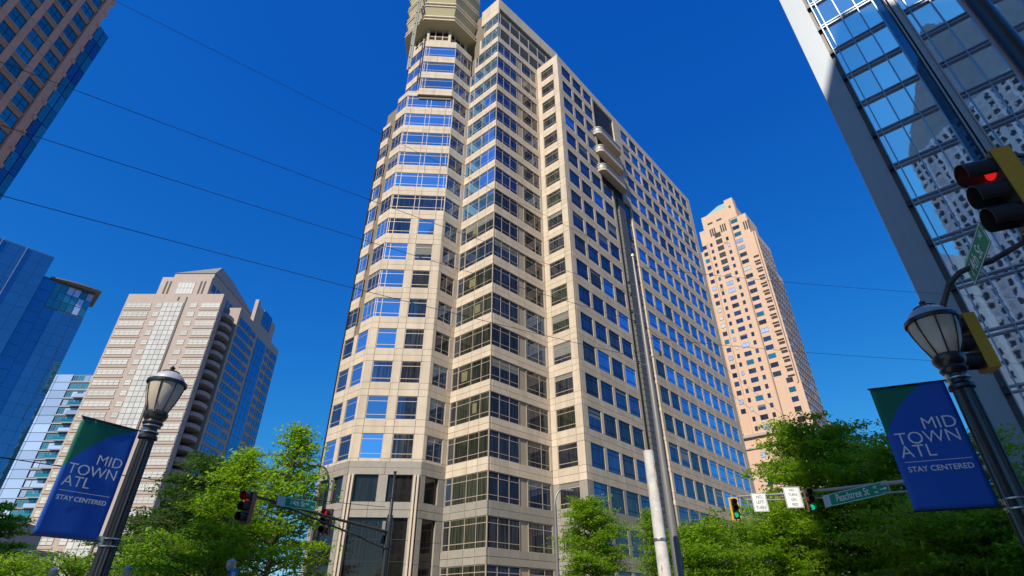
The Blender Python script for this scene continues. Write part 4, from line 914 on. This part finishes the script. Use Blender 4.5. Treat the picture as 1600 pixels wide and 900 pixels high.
# right mast arm with two white signs, two signals and the long sign
t = thing('signal_pole', 'grey signal pole behind the right street lamp with a long silver mast arm', 'signal pole', (14.6, 16.2, 0))
L2 = lambda x, y, z: (x - 14.6, y - 16.2, z)
smooth(obj('pole', G('pole_grey').lathe([(0.15, 0), (0.1, 5.9)], 12), t))
obj('mast_arm', G('steel_light').tube([L2(14.6, 16.2, 5.5), L2(14.75, 19.8, 5.85), L2(14.4, 25.0, 6.55), L2(13.9, 28.4, 7.0), L2(12.69, 31.68, 7.47)], [0.09, 0.08, 0.065, 0.055, 0.05], 8), t)
obj('mast_arm', G('steel_light').tube([L2(14.6, 16.2, 5.0), L2(14.7, 20.5, 5.6), L2(14.2, 25.6, 6.3), L2(13.7, 28.9, 6.8), L2(12.9, 31.2, 7.2)], 0.035, 8), t)
signal('traffic light showing green left of the two white signs', 12.55, 32.0, 6.9, -170, 'green', 1.0)
signal('traffic light showing green between the white signs and the street name sign', 13.95, 26.4, 6.35, -170, 'green', 0.95, 'signal_rust', plate=False)
sign('regulatory_sign', 'white NO LEFT TURN sign on the silver mast arm', 12.72, 29.0, 6.70, 100, 0.72, 0.9, [('NO', 0.21, 0, 0.25, 0.85), ('LEFT', 0.21, 0, 0.0, 0.85), ('TURN', 0.21, 0, -0.26, 0.85)], 'sign_white', 'ink_black', 'traffic sign')
sign('regulatory_sign', 'white NO TURN ON RED sign on the silver mast arm', 13.30, 26.6, 6.50, 97, 0.76, 0.94, [('NO', 0.17, 0, 0.32, 0.85), ('TURN', 0.17, 0, 0.11, 0.85), ('ON', 0.17, 0, -0.11, 0.85), ('RED', 0.17, 0, -0.32, 0.85)], 'sign_white', 'ink_black', 'traffic sign')
def arrow(t):
    g = G('ink_white'); g.box(1.22, 1.44, -0.0045, 0, -0.045, -0.015); g.v += [(1.43, -0.0045, -0.09), (1.55, -0.0045, -0.03), (1.43, -0.0045, 0.03)]; g.f.append([len(g.v) - 3, len(g.v) - 2, len(g.v) - 1]); g.m.append(0); obj('arrow', g, t)
pa, pb = Vector((14.02, 24.6)), Vector((14.82, 22.0))
az = math.degrees(math.atan2((pb - pa).x, (pb - pa).y))
sign('street_name_sign', 'long green Peachtree St sign with a white arrow before the tall green tree', 14.15, 23.2, 5.98, az, 3.3, 0.5, [('Peachtree St', 0.42, -0.12, 0, 0.78), ('NE', 0.15, 1.03, 0.09, 0.8), ('1180', 0.11, 1.03, -0.10, 0.8)], tab=0.38, extra=arrow)

# ------------------------------------------------------------ plain poles and street lights
def cobra(label, x, y, z, dx, dy, col, r=0.09):
    t = thing('street_light', label, 'street light', (x, y, 0))
    smooth(obj('pole', G(col).lathe([(r * 1.3, 0), (r, z)], 12), t)); L = math.hypot(dx, dy)
    pts = [(0, 0, z)] + [(dx * (1 - math.cos(R(a))), dy * (1 - math.cos(R(a))), z + 0.9 * math.sin(R(a))) for a in range(15, 91, 15)]
    smooth(obj('arm', G(col).tube(pts, [r * 0.85] + [r * 0.6] * 6, 8), t))
    e = pts[-1]; ux, uy = dx / L, dy / L; hd = G(col)
    hd.tube([(e[0] - ux * 0.05, e[1] - uy * 0.05, e[2] + 0.0), (e[0] + ux * 0.25, e[1] + uy * 0.25, e[2] - 0.03), (e[0] + ux * 0.6, e[1] + uy * 0.6, e[2] - 0.06)], [0.05, 0.11, 0.06], 8); smooth(obj('lamp_head', hd, t)); return t
cobra('slim dark street light with curved arm at the left edge of the grey tower base', -9.38, 28.35, 7.4, -0.45, -0.2, 'pole_grey')
cobra('slim dark street light with curved arm left of the tree before the wing', 2.52, 33.28, 7.3, 0.55, 0.1, 'pole_grey')
t = thing('utility_pole', 'very tall tapering grey steel pole carrying the overhead wires', 'utility pole', (4.51, 16.26, 0))
smooth(obj('pole', G('pole_grey').lathe([(0.15, 0), (0.125, 4), (0.09, 8), (0.06, 11.5), (0.045, 13.1)], 16), t))
for z, dx in ((11.8, -0.32), (11.3, -0.3), (10.6, -0.35), (10.2, -0.3), (9.1, -0.42), (8.7, -0.38), (9.0, 0.4)):
    o = G('clamp_steel', 'signal_black').tube([(0, 0, z), (dx, -0.15, z + 0.02)], 0.018, 6, 0); o.lathe([(0.03, z), (0.045, z + 0.03), (0.03, z + 0.06), (0.045, z + 0.09), (0.02, z + 0.12)], 8, 1, dx, -0.15); obj('insulator', o, t)
obj('cap', G('gold').lathe([(0.07, 13.1), (0.07, 13.18), (0.02, 13.2)], 8), t)
t = thing('utility_pole', 'short weathered white pole with a rusty top, before the tall grey pole', 'utility pole', (3.59, 14.17, 0))
smooth(obj('pole', G('pole_white', 'pole_rusty').lathe([(0.165, 0), (0.155, 2.5), (0.14, 4.2)], 14, 0).lathe([(0.140, 4.2), (0.142, 4.5), (0.136, 5.36)], 14, 0), t))
obj('strap', G('clamp_steel').lathe([(0.158, 3.2), (0.162, 3.21), (0.162, 3.26), (0.158, 3.27)], 14), t)

def wire(label, a, b, sag, r=0.012):
    a, b = Vector(a), Vector(b); n = 24; c = (a + b) / 2; g = G('cable'); L = b - a
    pts = [tuple(a + L * (i / n) - Vector((0, 0, sag * 4 * (i / n) * (1 - i / n))) - c) for i in range(n + 1)]
    o = obj('overhead_wire', g.tube(pts, r, 5)); o.location = c; tag(o, label, 'wire', 'overhead wires')
ZU = Vector((4.45, 16.1, 0))
wire('topmost thin overhead wire crossing the sky left of the office tower', (-13.22, 4.87, 14.6), (4.45, 16.2, 13.0), 0.05, 0.005)
wire('second overhead wire from the top, left of the office tower', (-12.02, 5.76, 11.27), (4.2, 16.1, 11.4), 0.1, 0.007)
wire('third overhead wire from the top, left of the office tower', (-10.82, 5.82, 9.29), (4.2, 16.1, 10.3), 0.1, 0.007)
wire('lowest long overhead wire crossing the sky left of the office tower', (-9.62, 5.78, 7.45), (4.1, 16.1, 8.95), 0.1, 0.007)
wire('low overhead wire passing before the trees to the signal pole', (-12.26, 12.18, 4.8), (-5.77, 25.9, 5.95), 0.1, 0.012)
wire('upper wire over the sky between the peach tower and the mirror glass tower', (4.51, 16.2, 12.6), (32.5, 25.8, 16.9), 0.3, 0.007)
wire('lower wire over the sky between the peach tower and the mirror glass tower', (4.51, 16.2, 9.7), (32.5, 27.7, 13.8), 0.3, 0.007)
wire('sloping wire crossing the lower front of the peach tower', (4.51, 16.2, 10.2), (26.5, 45.81, 12.9), 0.3, 0.007)
wire('steeper wire crossing the middle of the peach tower front', (4.51, 16.2, 11.5), (26.9, 45.81, 14.2), 0.4, 0.007)
# small globe lamps and a parking sign at the bottom edge
def post_lamp(label, x, y, top):
    t = thing('post_lamp', label, 'lamp post', (x, y, 0), group='small globe lamps along the pavement')
    smooth(obj('pole', G('pole_grey').lathe([(0.07, 0), (0.05, 0.3), (0.045, top - 0.5), (0.1, top - 0.42)], 12), t))
    smooth(obj('globe', G('lamp_glass').lathe([(0.08, top - 0.42), (0.16, top - 0.3), (0.17, top - 0.2), (0.16, top - 0.14)], 16), t)); smooth(obj('lamp_cap', G('lamp_cap').lathe([(0.19, top - 0.15), (0.18, top - 0.1), (0.08, top - 0.03), (0.01, top)], 16), t)); return t
post_lamp('small globe lamp post with the blue sign, under the feathery trees', -10.53, 22.44, 3.55)
post_lamp('small globe lamp post just right of the left street lamp', -15.87, 24.83, 3.5)
post_lamp('small globe lamp post before the bottom left bushes', -20.65, 27.13, 3.6)
t = sign('parking_sign', 'blue sign on the small globe lamp post under the feathery trees', -10.3, 22.3, 2.95, 100, 0.34, 0.5, [('P', 0.34, 0, 0, 0.9)], 'sign_blue', 'ink_white', 'parking sign')
#print('objects', len(bpy.data.objects), 'tris ~', sum(len(m.polygons) for m in bpy.data.meshes))
